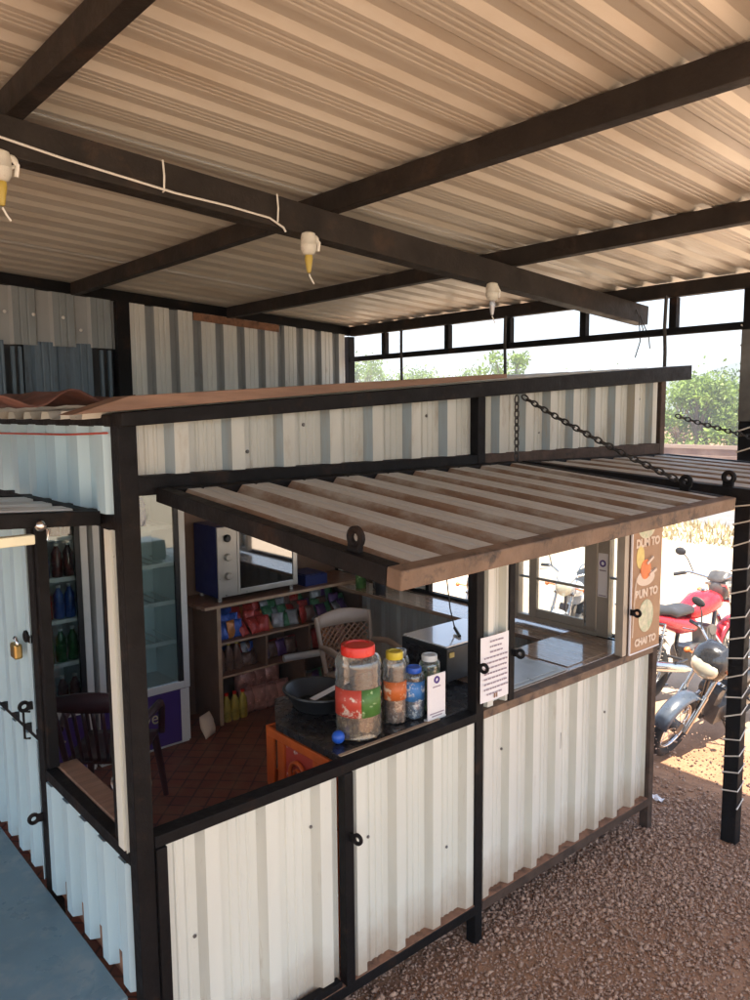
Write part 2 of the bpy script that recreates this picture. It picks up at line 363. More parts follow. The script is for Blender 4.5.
def text(body, name, mat, O, U, V, size, parent=None, align='CENTER', bold=0., squash=1., ext=.0006):
    cu = bpy.data.curves.new(name, 'FONT'); cu.body = body; cu.size = size*K; cu.align_x = align; cu.align_y = 'CENTER'; cu.extrude = ext; cu.offset = bold
    tmp = bpy.data.objects.new('t', cu); C.objects.link(tmp)
    bpy.context.view_layer.update()
    me = bpy.data.meshes.new_from_object(tmp.evaluated_get(bpy.context.evaluated_depsgraph_get()))
    bpy.data.objects.remove(tmp); bpy.data.curves.remove(cu)
    U, V = Vector(U).normalized(), Vector(V).normalized(); N = U.cross(V)
    off = Vector(OFF.get(parent.name, (0,0,0))) if parent is not None else Vector((0,0,0))
    mt = Matrix(((U.x,V.x,N.x,0),(U.y,V.y,N.y,0),(U.z,V.z,N.z,0),(0,0,0,1))) @ Matrix.Diagonal((squash,1,1,1))
    me.transform(mt); me.transform(Matrix.Translation((Vector(O)-off)*K))
    me.materials.clear(); me.materials.append(MT[mat]); me.name = name
    o = bpy.data.objects.new(name, me); C.objects.link(o); o.parent = parent; OFF[o.name] = tuple(off); return o
X, Y, Z = Vector((1,0,0)), Vector((0,1,0)), Vector((0,0,1))

# ------------------------------------------------------------------ camera, world, sun
f_px, yaw, pitch, roll = 781.53, 0.8577, -0.1135, -0.0085
CAM = Vector((-.8105, -1.8158, 1.9879))
fw = Vector((math.cos(pitch)*math.cos(yaw), math.cos(pitch)*math.sin(yaw), math.sin(pitch)))
rt = Vector((math.sin(yaw), -math.cos(yaw), 0)); up = rt.cross(fw); c_, s_ = math.cos(roll), math.sin(roll)
r2, u2 = rt*c_ + up*s_, -rt*s_ + up*c_
cd = bpy.data.cameras.new('camera'); co = bpy.data.objects.new('camera', cd); C.objects.link(co); S.camera = co
co.matrix_world = Matrix(((r2.x,u2.x,-fw.x,CAM.x*K),(r2.y,u2.y,-fw.y,CAM.y*K),(r2.z,u2.z,-fw.z,CAM.z*K),(0,0,0,1)))
cd.sensor_fit = 'VERTICAL'; cd.sensor_height = 36; cd.lens = f_px/1000*36; cd.clip_end = 3000; cd.clip_start = .02

SUN = Vector((-.26, -.34, 1)).normalized()
w = bpy.data.worlds.new('World'); S.world = w; w.use_nodes = True; nt = w.node_tree
bg = nt.nodes['Background']; sk = nt.nodes.new('ShaderNodeTexSky'); sk.sky_type = 'NISHITA'; sk.sun_disc = False
sk.sun_elevation = math.asin(SUN.z); sk.sun_rotation = math.atan2(SUN.x, SUN.y); sk.dust_density = 1.0
nt.links.new(sk.outputs[0], bg.inputs[0]); bg.inputs[1].default_value = .115
sl = bpy.data.lights.new('sun', 'SUN'); sl.energy = 4.8; sl.angle = math.radians(.5); sl.color = (1,.90,.75)
so = bpy.data.objects.new('sun', sl); C.objects.link(so); so.rotation_euler = SUN.to_track_quat('Z','Y').to_euler(); so.location = (0,0,30)
S.view_settings.view_transform = 'Standard'; S.view_settings.look = 'None'; S.view_settings.exposure = 2.05; S.view_settings.gamma = 1
S.render.engine = 'CYCLES'; S.cycles.max_bounces = 12; S.cycles.diffuse_bounces = 6; S.cycles.transparent_max_bounces = 16
S.cycles.use_denoising = True; S.cycles.sample_clamp_indirect = 8

# ------------------------------------------------------------------ ground
MT['ground'] = ground_mat()
n = 60; g = MB()
DIP = lambda x: -.25*(lambda t: t*t*(3-2*t))(min(1,max(0,(x-2.95)/.75)))
xs = [-60,-20,-8]+[i*.5 for i in range(-8,6)]+[2.9+.1*i for i in range(9)]+[i*.5 for i in range(8,30)]+[18,30,60,150,230]; ys = [-120,-60,-20,-8]+[i*.5 for i in range(-8,16)]+[12,20,40,100,230]
g.add([(x,y,DIP(x)+(.012*math.sin(x*3+y*2) if abs(x) < 12 else 0)*(x > 2.9)) for y in ys for x in xs], [(j*len(xs)+i, j*len(xs)+i+1, (j+1)*len(xs)+i+1, (j+1)*len(xs)+i) for j in range(len(ys)-1) for i in range(len(xs)-1)])
o = g.build('ground', 'ground', fix=False, base=False); tag(o, 'reddish soil ground under the shed and pale yard outside', 'ground', kind='structure')

def gravel():
    def dens(p):
        x, y = p[:,0], p[:,1]
        d = np.exp(-((y+.10)/.42)**2)*1.0 + .24
        d *= np.clip((3.15-x)/.8, .08, 1)
        d *= .25+.75*(np.sin(x*4.3+1.7*np.sin(y*3.4))*np.sin(y*5.1+x*1.7)*.5+.5)
        return np.clip(d, 0, 1)
    N = 150000
    P = np.column_stack([rng.uniform(.3,3.7,N), rng.uniform(-1.35,.6,N)])
    P = P[rng.random(N) < dens(P)]
    n = len(P); r = rng.gamma(2.2, .0016, n)+.0024; r = np.clip(r, .0025, .016)
    base = np.array([(1,0,0),(-1,0,0),(0,1,0),(0,-1,0),(0,0,1),(0,0,-1)], float)
    V = base[None]*rng.uniform(.55,1.25,(n,6,1)); V[:,:,2] *= .75
    V += rng.normal(0,.20,V.shape)
    a = rng.uniform(0,2*PI,n); ca, sa = np.cos(a), np.sin(a)
    x = V[:,:,0]*ca[:,None]-V[:,:,1]*sa[:,None]; y = V[:,:,0]*sa[:,None]+V[:,:,1]*ca[:,None]
    W = np.stack([x, y, V[:,:,2]], 2)*r[:,None,None]; W[:,:,0] += P[:,0,None]; W[:,:,1] += P[:,1,None]; W[:,:,2] += r[:,None]*rng.uniform(.2,.9,n)[:,None]
    F = np.array([(0,2,4),(2,1,4),(1,3,4),(3,0,4),(2,0,5),(1,2,5),(3,1,5),(0,3,5)])
    fs = (F[None]+np.arange(n)[:,None,None]*6).reshape(-1,3)
    me = bpy.data.meshes.new('gravel'); me.vertices.add(n*6); me.vertices.foreach_set('co', (W.reshape(-1)*K).astype(np.float32))
    me.loops.add(len(fs)*3); me.loops.foreach_set('vertex_index', fs.reshape(-1).astype(np.int32)); me.polygons.add(len(fs)); me.polygons.foreach_set('loop_start', np.arange(0,len(fs)*3,3,dtype=np.int32)); me.update(calc_edges=True); me.validate(); me.materials.append(MT['stone'])
    o = bpy.data.objects.new('gravel', me); C.objects.link(o)
    tag(o, 'loose grey brown gravel strewn over the soil beside the kiosk', 'gravel', kind='stuff')
gravel()

for q, (x_, y_) in enumerate(((3.02,.36),(2.75,.12),(2.45,-.62))):
    b = MB(Matrix.Translation((x_,y_,DIP(x_)+.006)) @ Matrix.Rotation(q*1.3,4,'Z')); n_ = 4
    vs = [((i/n_-.5)*.07, (j/n_-.5)*.04, .008*math.sin(i*2.3+j*1.7+q)+.006) for j in range(n_+1) for i in range(n_+1)]
    b.add(vs, [(j*(n_+1)+i,j*(n_+1)+i+1,(j+1)*(n_+1)+i+1,(j+1)*(n_+1)+i) for j in range(n_) for i in range(n_)])
    tag(b.build('paper_scrap', 'paper', fix=False, solid=.001), ['crumpled white paper scrap farthest out on the soil','white paper scrap near the kiosk end leg','white paper scrap in front of the roped post'][q], 'litter', 'paper scraps on the soil')
# ------------------------------------------------------------------ the shed over everything
zb = lambda x: 2.651-.0582*x                    # underside of the purlins
shed = thing('open_shed', 'open steel shed with corrugated roof sloping over the kiosk and camera', 'shed', (0,0,0))
sl_ = math.atan(.0582); VR = Vector((math.cos(sl_),0,-math.sin(sl_))); NR = Vector((math.sin(sl_),0,math.cos(sl_)))
x0 = -6.2; yy = -2.69; k = 0  # unseen roof carried far behind the camera to darken the left side
while yy < 2.4:
    b = MB(); lift = .068 + .0035*(k % 2)
    b.corr((x0, yy, zb(x0)+lift), Y, VR, NR, .752, 0, (2.93-x0)/math.cos(sl_), pitch=.148, depth=.013, crest=.21, flank=.14, minor=0, mh=.0012, start=.06, pminor=3)
    b.build('roof_sheet', 'roof', shed, solid=.0009, fix=False); yy += .74; k += 1
for px_ in (-6.1, -5.2, -4.2, -3.2, -2.2, -1.2, -.2, .76, 1.69, 2.65):
    MB().box(px_-.021, px_+.021, -2.69, 2.408, zb(px_), zb(px_)+.064).build('purlin', 'purlin', shed, bevel=.003)
b = MB(); ya, yb_ = .09, .31
b.bar((-2.3, ya-.015, zb(-2.3)-.046), (2.78, .30, zb(2.78)-.046), .066, .09); b.build('rafter', 'purlin', shed, bevel=.003)
# a timber batten strapped under the rafter
# net side at the far end
for y0 in (2.07, 1.5, 1.03, .545, .06):
    MB().box(2.632, 2.668, y0-.018, y0+.018, 2.357, 2.495).build('stud', 'steel', shed, bevel=.003)
MB().box(2.63, 2.665, -.265, 2.42, 2.325, 2.357).build('side_rail', 'steel', shed, bevel=.003)
MB().box(2.625, 2.68, -.335, -.267, 0, 2.496).build('corner_post', 'steel', shed, bevel=.004)
MB().box(2.625, 2.68, 2.42, 2.48, 0, 2.496).build('corner_post', 'steel', shed, bevel=.004)
for (px_, py_) in ((-1.2,-2.62),(-6.1,2.4),(-6.1,-2.62),(2.65,-2.62)):
    MB().box(px_-.03, px_+.03, py_-.03, py_+.03, 0, zb(px_)).build('corner_post', 'steel', shed, bevel=.004)
# the tall dark board hung against the corner post
b = MB(); b.box(2.60, 2.62, -.345, -.275, 1.93, 2.32); b.build('side_plate', 'engine', shed, bevel=.003)

# rope wound round the post
b = MB(); pts = []
zc = .18
while zc < 2.3:
    dz = .07+.05*random.random()
    for cx, cy, t in ((2.622,-.338,0),(2.683,-.338,.28),(2.683,-.264,.5),(2.622,-.264,.75)): pts.append((cx, cy, zc+dz*t+random.uniform(-.006,.006)))
    zc += dz
b.tube(pts, .0035, 5); o = b.build('rope', 'rope'); tag(o, 'thin white rope wound in loose turns round the corner post', 'rope')

# wall across the back of the shed
bw = thing('metal_wall', 'corrugated sheet wall across the back of the shed behind the kiosk', 'wall', (0,2.45,0))
top = lambda u0: (lambda u: zb(u0+u)-.055)
b = MB(); b.corr((1.06, 2.452, 0), X, Z, -Y, 1.53, 0, lambda u: top(1.06)(u)+.115, pitch=.148, depth=.032, flank=.05, minor=2, crest=.62, panmi=1); b.build('wall_panel', ['wallsheet','wallpan'], bw, solid=.0009, fix=False)
b = MB(); b.corr((-1.6, 2.452, 2.34), X, Z, -Y, 2.6, 0, lambda u: zb(-1.6+u)+.06-2.34, pitch=.2, depth=.02, minor=2, start=.05, panmi=1); b.build('wall_panel', ['wallgrey','wallpan'], bw, solid=.0009, fix=False)
b = MB()
for a_, c2 in ((-1.6,-.9),(-.7,.4),(.50,.85)):
    b.corr((a_, 2.46, 0), X, Z, -Y, c2-a_, 0, 2.36, pitch=.2, depth=.02, minor=2, start=.05)
b.build('wall_panel', 'bluesheet', bw, solid=.0009, fix=False)
MB().box(-1.6, 1.0, 2.50, 2.52, 0, 2.6).build('backing', 'black', bw)
for x_ in (.44, .475, .90, .945): MB().box(x_-.008, x_+.008, 2.43, 2.45, 1.9, 2.33).build('strip', 'bluesheet', bw)
MB().box(.985, 1.06, 2.412, 2.48, 0, zb(1.0)+.006).build('post', 'steel', bw, bevel=.003)
b = MB(); b.bar((-1.7, 2.438, zb(-1.7)+.035), (2.66, 2.438, zb(2.66)+.035), .05, .056); b.build('top_beam', 'steel', bw, bevel=.003)
b = MB(); b.bar((1.45, 2.412, zb(1.45)-.018), (2.05, 2.412, zb(2.05)-.018), .004, .045); b.build('rust_strip', 'ledge', bw)
for x_, z_ in ((.41,2.50),(.55,2.495),(.70,2.49),(.79,2.43)): MB().ell((x_, 2.425, z_), (.009,.006,.009), 8, 6).build('screw_or_lit_hole', 'white', bw, smooth=60)  # white dots stand for light through holes, shaped as screw heads

# ------------------------------------------------------------------ the kiosk
kio = thing('snack_kiosk', 'white corrugated sheet snack kiosk on a black steel frame with raised flaps', 'kiosk', (0,0,0))
def kb(name, mat, *boxes, bevel=.003):
    b = MB()
    for q in boxes: b.box(*q)
    return b.build(name, mat, kio, bevel=bevel)
ZF = .17
beam_b = lambda x: 1.958+.0605*x; beam_t = lambda x: 1.988+.069*x
# frame
kb('post', 'steel', (-.05,-.002,0,.045,0,1.965))
kb('post', 'steel', (1.235,1.275,.001,.045,0,beam_b(1.25)))
kb('post', 'brownsteel', (2.452,2.492,.001,.045,0,beam_b(2.47)))
kb('post', 'steel', (2.45,2.49,2.36,2.40,0,2.1)); kb('post', 'steel', (-.05,-.01,2.36,2.40,0,1.96))
kb('mullion', 'steel', (.622,.658,-.003,.03,.156,.868))
kb('bottom_rail', 'steel', (-.05,1.235,0,.05,.12,.155)); kb('bottom_rail', 'brownsteel', (1.275,2.452,0,.05,.12,.155))
kb('rail_top', 'ledge', (0,1.235,.004,.046,.1555,.158), bevel=0); kb('rail_top', 'ledge', (1.275,2.452,.004,.046,.1555,.158), bevel=0)
kb('sill_rail', 'steel', (0.0,1.235,0,.05,.868,.9)); kb('sill_rail', 'rusty', (1.275,2.452,0,.05,.868,.9))
kb('header_rail', 'steel', (-.002,1.235,.002,.046,1.785,1.833)); kb('header_rail', 'brownsteel', (1.275,2.452,.002,.046,1.787,1.833))
kb('stile', 'steel', (1.418,1.45,.002,.04,.9,1.785))
b = MB(); b.prism([(-.052,beam_b(-.05)),(2.66,beam_b(2.66)),(2.66,beam_t(2.66)+.012),(-.052,beam_t(-.05)+.004)], (0,-.03,0), X, Z, Y, .06); b.build('roof_beam', 'steel', kio, bevel=.003)
kb('side_beam', 'steel', (-.053,-.005,.03,2.4,1.955,1.985))
# front panels
def panel(u0, u1, zlo, zhi, start, mat='panel', pitch=.148, crest=.22, name='front_panel', y=.036, minor=3, pan='flankshade'):
    b = MB(); b.corr((u0, y+.004, 0), X, Z, -Y, u1-u0, zlo, zhi, pitch=pitch, depth=.030, flank=.08, crest=crest, start=start, minor=0, pminor=minor, panmi=0, flankmi=1)
    return b.build(name, [mat, pan], kio, solid=.0009, fix=False)
gate = MB(); 
for q in ((.0,.03,-.008,.028,.17,.868),(.03,.60,-.008,.022,.17,.19)): gate.box(*q)
gate.build('gate_frame', 'steel', kio, bevel=.003)
panel(.032, .622, .158, .866, .115, pitch=.195, crest=.22)
panel(.660, 1.235, .158, .866, .02, pitch=.172, crest=.22)
panel(1.277, 2.452, .158, .866, .012, mat='panelb', pitch=.146, crest=.22)
panel(1.277, 1.418, .902, 1.784, .03, mat='panelb', pitch=.10, crest=.3)
hz = lambda u0: (lambda u: beam_b(u0+u)+.005)
panel(.0, 1.235, 1.834, hz(0.), .10, mat='panelhead', pitch=.165, crest=.24, name='header_panel', y=.034, pan='headshade')
panel(1.277, 2.452, 1.834, hz(1.277), .08, mat='panelhead', pitch=.148, crest=.24, name='header_panel', y=.034, pan='headshade')
# left face
def lpanel(y0, y1, zlo, zhi, start, pitch=.14, crest=.30, name='side_panel', mat='panelskytint'):
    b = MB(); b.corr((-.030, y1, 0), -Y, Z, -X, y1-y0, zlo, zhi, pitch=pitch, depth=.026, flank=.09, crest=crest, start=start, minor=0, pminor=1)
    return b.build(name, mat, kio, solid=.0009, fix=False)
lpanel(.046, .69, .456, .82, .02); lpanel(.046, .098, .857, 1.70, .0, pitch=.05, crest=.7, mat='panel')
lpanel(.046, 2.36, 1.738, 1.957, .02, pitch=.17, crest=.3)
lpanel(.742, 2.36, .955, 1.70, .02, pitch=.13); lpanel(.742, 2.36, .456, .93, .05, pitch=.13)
kb('side_rail', 'steel', (-.05,-.015,.045,.69,.82,.855)); kb('side_rail', 'steel', (-.05,-.015,.742,2.36,.93,.956))
kb('side_rail', 'ledge', (-.031,-.008,.045,2.36,.43,.50)); kb('side_rail', 'steel', (-.05,-.015,.045,2.36,1.70,1.737))
kb('sill_board', 'wood', (-.014,.05,.046,.69,.838,.862))
kb('door_post', 'steel', (-.052,-.012,.69,.742,0,1.70)); kb('stile', 'steel', (-.048,-.008,.10,.142,.862,1.70))
kb('stile', 'steel', (-.045,-.012,.665,.69,.862,1.70))
# floor, rear and end wall
b = MB(); b.box(-.03, 2.45, .052, 2.36, .14, ZF); b.build('floor', 'floor', kio)
kb('rear_wall', 'cab', (0,2.45,2.385,2.40,.15,1.95), bevel=0)
b = MB(); b.corr((2.462, .046, 0), Y, Z, X, 2.31, .158, .868, pitch=.148, depth=.022); b.build('end_panel', 'panelb', kio, solid=.0009, fix=False)
b = MB(); b.corr((2.462, .046, 0), Y, Z, X, 2.31, 1.80, 2.10, pitch=.148, depth=.022); b.build('end_panel', 'panelb', kio, solid=.0009, fix=False)
b = MB(); b.corr((2.462, 1.50, 0), Y, Z, X, .86, .90, 1.79, pitch=.148, depth=.022); b.build('end_panel', 'panelb', kio, solid=.0009, fix=False)
kb('end_rail', 'steel', (2.452,2.49,.046,2.36,.868,.9), (2.452,2.49,.046,2.36,1.78,1.81), (2.452,2.49,1.47,1.50,.9,1.78))
# roof sheet of the kiosk, ribs run up the slope
rs = math.atan(.069); VK = Vector((math.cos(rs),0,math.sin(rs))); NK = Vector((-math.sin(rs),0,math.cos(rs)))
b = MB(); b.corr((-.10, .032, beam_t(-.10)-.008), Y, VK, NK, 2.36, 0, 2.74, pitch=.148, depth=.02, crest=.3, flank=.1, minor=0); b.build('roof', 'panelb', kio, solid=.0009, fix=False)
for q, (x_, z_) in enumerate(((.11,1.93),(.33,1.88),(.52,1.95),(.77,1.90),(1.02,1.97),(1.15,1.88),(1.40,1.99),(1.62,1.90),(1.87,2.01),(2.10,1.92),(2.33,2.03),(.12,.55),(.52,.72),(.75,.60),(1.12,.42),(1.42,.70),(1.75,.52),(2.12,.66),(2.33,.45))):
    b = MB(); b.lathe([(.0055,0),(.0055,-.003),(.003,-.005)], (x_, .038, z_), 8, 'y'); b.build('screw_or_lit_hole', 'engine', kio)
random.seed(21)
for x_, z0, z1 in ((1.640,.17,.84),(.925,1.836,1.99),(1.99,1.836,2.05)):
    b = MB(); z_ = z0
    while z_ < z1:
        l_ = random.uniform(.03,.11); b.box(x_-random.uniform(.0012,.003), x_+.0015, .0375, .0392, z_, min(z1, z_+l_)); z_ += l_*.98
    b.build('rusty_seam', 'ledge', kio)
for x_, z_, l_, a_ in ((1.585,.66,.10,.05),(1.79,.73,.055,-.02),(1.80,.62,.07,.02),(1.60,.42,.05,-.1),(1.96,.70,.02,.3),(.17,.78,.03,.2),(.19,.62,.035,.1),(.86,.80,.02,-.2),(2.20,.55,.03,.1)):
    b = MB(); b.bar((x_, .0385, z_-l_/2), (x_+a_*l_, .0385, z_+l_/2), .0028, .0016, (0,1,0)); b.build('scratch', 'steel', kio)
# hinged flaps
def flap(c00, c10, c01, c11, name, cm='flapcrest', pm='flappan', n_lugs=(), pitch=.157, front='flapbar', dep=.02):
    c00, c10, c01, c11 = map(Vector, (c00, c10, c01, c11)); w, l = (c10-c00).length, ((c01-c00).length+(c11-c10).length)/2
    N = (c10-c00).cross(c01-c00); N.normalize(); N = N if N.z > 0 else -N; t = .036
    def warp(b):
        out = []
        for x, y, z in b.v:
            u, v = x/w, y/l; out.append(tuple(c00*(1-u)*(1-v)+c10*u*(1-v)+c01*(1-u)*v+c11*u*v+N*z))
        b.v = out; return b
    h = t/2
    b = MB(); b.box(0,t,0,l-t-.001,-h,h); b.box(w-t,w,0,l-t-.001,-h,h); b.box(t+.001,w-t-.001,0,t,-h,h)
    fl = warp(b).build(name, 'steel', kio, bevel=.003)
    b = MB(); b.box(0,w,l-t,l,-h,h); warp(b).build('front_bar', front, fl, bevel=.004)
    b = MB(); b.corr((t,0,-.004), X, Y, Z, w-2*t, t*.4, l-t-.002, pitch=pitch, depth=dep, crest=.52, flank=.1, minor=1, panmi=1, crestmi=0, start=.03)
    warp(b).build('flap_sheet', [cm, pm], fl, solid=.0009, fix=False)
    for a, c2 in n_lugs:
        b = MB(); P = Vector((a, c2, h)); b.torus(P+Z*.026, X, .015, .0075, 16, 6); b.bar(P, P+Z*.014, .03, .011, X); warp(b).build('lug', 'steel', fl, smooth=40)
    return fl
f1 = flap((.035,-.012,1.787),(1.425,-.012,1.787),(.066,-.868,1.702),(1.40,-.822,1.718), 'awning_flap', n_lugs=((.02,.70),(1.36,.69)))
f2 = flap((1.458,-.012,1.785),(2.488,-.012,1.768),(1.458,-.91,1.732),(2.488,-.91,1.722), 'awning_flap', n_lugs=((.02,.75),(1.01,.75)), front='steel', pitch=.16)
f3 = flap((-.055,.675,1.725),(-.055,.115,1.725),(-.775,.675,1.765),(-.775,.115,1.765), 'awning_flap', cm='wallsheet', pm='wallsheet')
b = MB(); b.box(-.72,-.215,.119,.147,1.676,1.70); b.build('light_strip', 'cream', f3, bevel=.004)
b = MB(); b.ell((-.205,.11,1.722),(.014,.014,.014)); b.tube([(-.205,.112,1.722),(-.185,.11,1.71),(-.19,.11,1.685)], .003, 6); b.build('hook', 'chrome', f3, smooth=60)
# tabs with a hole welded to the frame
def hasp(P, d, nrm, mat='steel', s=1.):
    P, d, nrm = Vector(P), Vector(d).normalized(), Vector(nrm)
    b = MB(); b.torus(P+d*.030*s, nrm, .014*s, .0065*s, 14, 6); b.bar(P, P+d*.018*s, .026*s, .008*s, nrm); return b.build('hasp', mat, kio, smooth=40)
hasp((.640,-.004,.66), (.25,-1,0), (1,.25,0)); hasp((1.232,-.001,1.075), (.25,-1,0), (1,.25,0)); hasp((1.435,-.001,1.085), (.25,-1,0), (1,.25,0))
hasp((2.225,-.012,1.10), (.25,-1,0), (1,.25,0)); hasp((-.052,.76,1.05), (-1,.2,0), (.2,1,0)); hasp((-.052,.73,.68), (-1,.2,0), (.2,1,0))
hasp((-.03,.14,.99), (0,1,.1), (1,0,0), 'engine'); hasp((.0,.05,1.01), (.6,.7,0), (.7,-.6,0), 'engine')
hasp((-.052,.745,1.27), (-.3,1,0.25), (1,0,0))
# door latch bolt
b = MB(); b.tube([(-.056,.79,1.02),(-.075,.80,1.02),(-.075,.80,.93),(-.06,.79,.93)], .004, 6); b.build('latch', 'steel', kio)
# glazing of the end window
alu = []
def al(name, *boxes, mat='alu'):
    b = MB()
    for q in boxes: b.box(*q)
    return b.build(name, mat, kio, bevel=.002)
win = al('window_frame', (2.385,2.425,.198,.262,.905,1.78), (2.385,2.425,.735,.775,.905,1.78), (2.385,2.425,.262,.735,.902,.925), (2.385,2.425,.262,.735,1.74,1.78), (2.385,2.425,.052,.078,.905,1.78))
OFF[win.name] = (0,0,0)
b = MB()
for q in ((2.392,2.412,.272,.340,.926,1.42),(2.392,2.412,.624,.672,.926,1.42),(2.392,2.412,.341,.623,.926,.965),(2.392,2.412,.341,.623,1.325,1.42),(2.394,2.410,.341,.623,1.118,1.13)): b.box(*q)
b.build('sash', 'alu', win, bevel=.002)
b = MB(); b.box(2.400,2.404,.340,.624,.965,1.326); b.box(2.400,2.404,.672,.735,.93,1.74); b.box(2.400,2.404,.078,.198,.905,1.5); b.build('pane', 'glass', win)
b = MB(); b.box(2.386,2.391,.325,.329,.94,1.07); b.build('handle', 'lidgrey', win)
b = MB(); b.box(2.394,2.41,.078,.198,1.19,1.20); b.box(2.394,2.41,.672,.735,1.12,1.13); b.build('glazing_bar', 'lidgrey', win)
# sill slab and ledge inside
kb('window_sill', 'lamlight', (1.452,2.384,.052,.40,.882,.902))
kb('end_ledge', 'lamlight', (2.20,2.45,.42,2.04,.862,.884))
# poster board closing the far corner of the front
kb('corner_panel', 'rusty', (2.222,2.451,.006,.03,.902,1.785))
kb('corner_stile', 'alu', (2.19,2.222,.0,.04,.902,1.785))

# ------------------------------------------------------------------ printed things on the kiosk
po = thing('menu_poster', 'brown food poster with round dish pictures on the far front corner', 'poster', (2.36,-.004,.9))
b = MB(); b.box(2.238,2.488,-.006,-.002,.905,1.70); b.build('sheet', 'poster', po)
b = MB(); b.box(2.234,2.2405,-.008,-.0005,.90,1.70); b.box(2.241,2.488,-.008,-.0005,.899,.9045); b.build('border', 'paper', po)
def disc(name, mat, cx, cz, rx, rz, y=-.0075, th=.0012, par=po):
    b = MB(); b.prism([(rx*math.cos(2*PI*i/26), rz*math.sin(2*PI*i/26)) for i in range(26)], (cx, y, cz), X, Z, Y, th); return b.build(name, mat, par)
disc('dish_picture', 'foodpale', 2.352, 1.475, .075, .062)
disc('dish_picture', 'foodpale', 2.365, 1.06, .062, .075); disc('dish_picture', 'foodyel', 2.305, 1.335, .032, .052)
disc('dish_picture', 'print', 2.355, 1.235, .075, .036); disc('dish_picture', 'foodor', 2.350, 1.275, .042, .045, y=-.009)
b = MB(); b.bar((2.355,-.009,1.30),(2.405,-.009,1.325),.012,.012); b.bar((2.375,-.009,1.245),(2.435,-.009,1.265),.012,.012); b.build('dish_picture', 'print', po)
for tx, zz, ss in (('DUM TO', 1.395, .05), ('BUN TO', 1.165, .05), ('CHAI TO', .945, .044)):
    text(tx, 'lettering', 'print', (2.365,-.0075,zz), X, Z, ss, po, bold=.0035)
b = MB(); b.tube([(2.272,-.012,1.245),(2.262,-.011,1.20),(2.252,-.012,1.10),(2.248,-.011,.98)], .003, 5); b.build('loose_tape', 'print', po)
no = thing('paper_notice', 'white typed paper notice taped beside the middle post', 'notice', (1.32,-.004,.93))
b = MB(); n_ = 8
vs = [(1.247+.155*i/n_, -.007-.004*math.sin(PI*i/n_), z) for z in (.935,1.178) for i in range(n_+1)]
b.add(vs, [(i,i+1,n_+2+i,n_+1+i) for i in range(n_)]); b.build('sheet', 'paper', no, solid=.0008, fix=False)
b = MB(); random.seed(3)
for r in range(11):
    z = 1.158-.0195*r; x = 1.247+(.045 if r < 3 else (.03 if r == 10 else .014)); end = 1.247+(.118 if r < 3 else (.115 if r == 10 else random.uniform(.132,.146)))
    while x < end-.008:
        wd = random.uniform(.006,.018); wd = min(wd, end-x)
        b.box(x, x+wd, -.0135, -.0128, z-.0028, z+.0028); x += wd+.004
b.build('text_lines', 'ink', no)
b = MB(); b.box(1.315,1.322,-.0135,-.0128,.943,.96); b.box(1.327,1.334,-.0135,-.0128,.943,.96); b.build('stamp', 'lam', no)
st = thing('payment_sticker', 'small white sticker with purple round logo on window frame post', 'sticker', (2.38,.23,1.1))
b = MB(); b.box(2.3815,2.3842,.206,.256,1.10,1.31); b.build('sheet', 'paper', st)
b = MB(); b.torus((2.381,.231,1.262), X, .013, .0045, 20, 6); b.build('logo', 'logo', st)
b = MB(); b.box(2.3806,2.3816,.213,.249,1.225,1.231); b.box(2.3806,2.3816,.21,.252,1.105,1.11); b.build('text_lines', 'ink', st)

# ------------------------------------------------------------------ chains, cords, cable, lamps
def chain(p0, p1, sag, label, group=None):
    p0, p1 = Vector(p0), Vector(p1); L = (p1-p0).length; n = int(L/.024); b = MB()
    for i in range(n):
        t = (i+.5)/n; p = p0.lerp(p1, t) - Z*sag*4*t*(1-t)
        t2 = min(1, t+.5/n); t1 = max(0, t-.5/n)
        d = (p0.lerp(p1,t2)-Z*sag*4*t2*(1-t2)) - (p0.lerp(p1,t1)-Z*sag*4*t1*(1-t1)); d.normalize()
        a = d.cross(Z); a = a.normalized() if a.length > .05 else X.copy(); c2 = d.cross(a)
        ax = a if i % 2 else c2
        pts = [p + d*math.cos(2*PI*k/12)*.0165 + ax*math.sin(2*PI*k/12)*.0085 for k in range(12)]
        b.tube(pts, .0031, 5, True)
    return tag(b.build('chain', 'chain', smooth=60), label, 'chain', group)
chain((1.425,-.04,2.035), (1.39,-.69,1.762), .012, 'steel chain slanting down to the right edge of near flap', 'steel chains of the flaps')
chain((1.392,-.04,2.035), (1.395,-.04,1.76), 0, 'short steel chain hanging straight down over the front header', 'steel chains of the flaps')
chain((2.53,-.03,1.955), (2.47,-.78,1.79), .012, 'steel chain at the far right corner against the trees', 'steel chains of the flaps')
for i, (x_, y_, z1) in enumerate(((2.60,1.86,2.19),(2.60,1.02,2.05),(2.60,.075,2.05))):
    b = MB(); b.tube([(x_,y_,2.50),(x_+.004,y_+.006,2.36),(x_-.003,y_-.004,2.25),(x_+.004,y_,z1-.2)], .009, 6)
    tag(b.build('hanging_cord', 'chain'), ['dark cord hanging near the back wall end of the side frame','dark cord hanging near the middle of the side frame','dark cord hanging beside the far corner of kiosk roof'][i], 'cord', 'cords hanging from the side frame')
rf = lambda x: (ya-.02 + (.29-ya+.02)*(x+2.3)/5.08)
def rp(x, dz): return (x, rf(x)-.034, zb(x)-.046+dz)
b = MB(); pts = [rp(-.9,-.0), rp(-.28,-.008), rp(-.1,-.02), rp(.2,-.03), rp(.36,-.026), rp(.5,-.028), rp(.55,-.045), (.56,rf(.56)-.03,zb(.56)-.10)]
b.tube(pts, .0032, 6); o = b.build('cable', 'wire', smooth=60); tag(o, 'white cable running along the side of the dark rafter', 'cable')
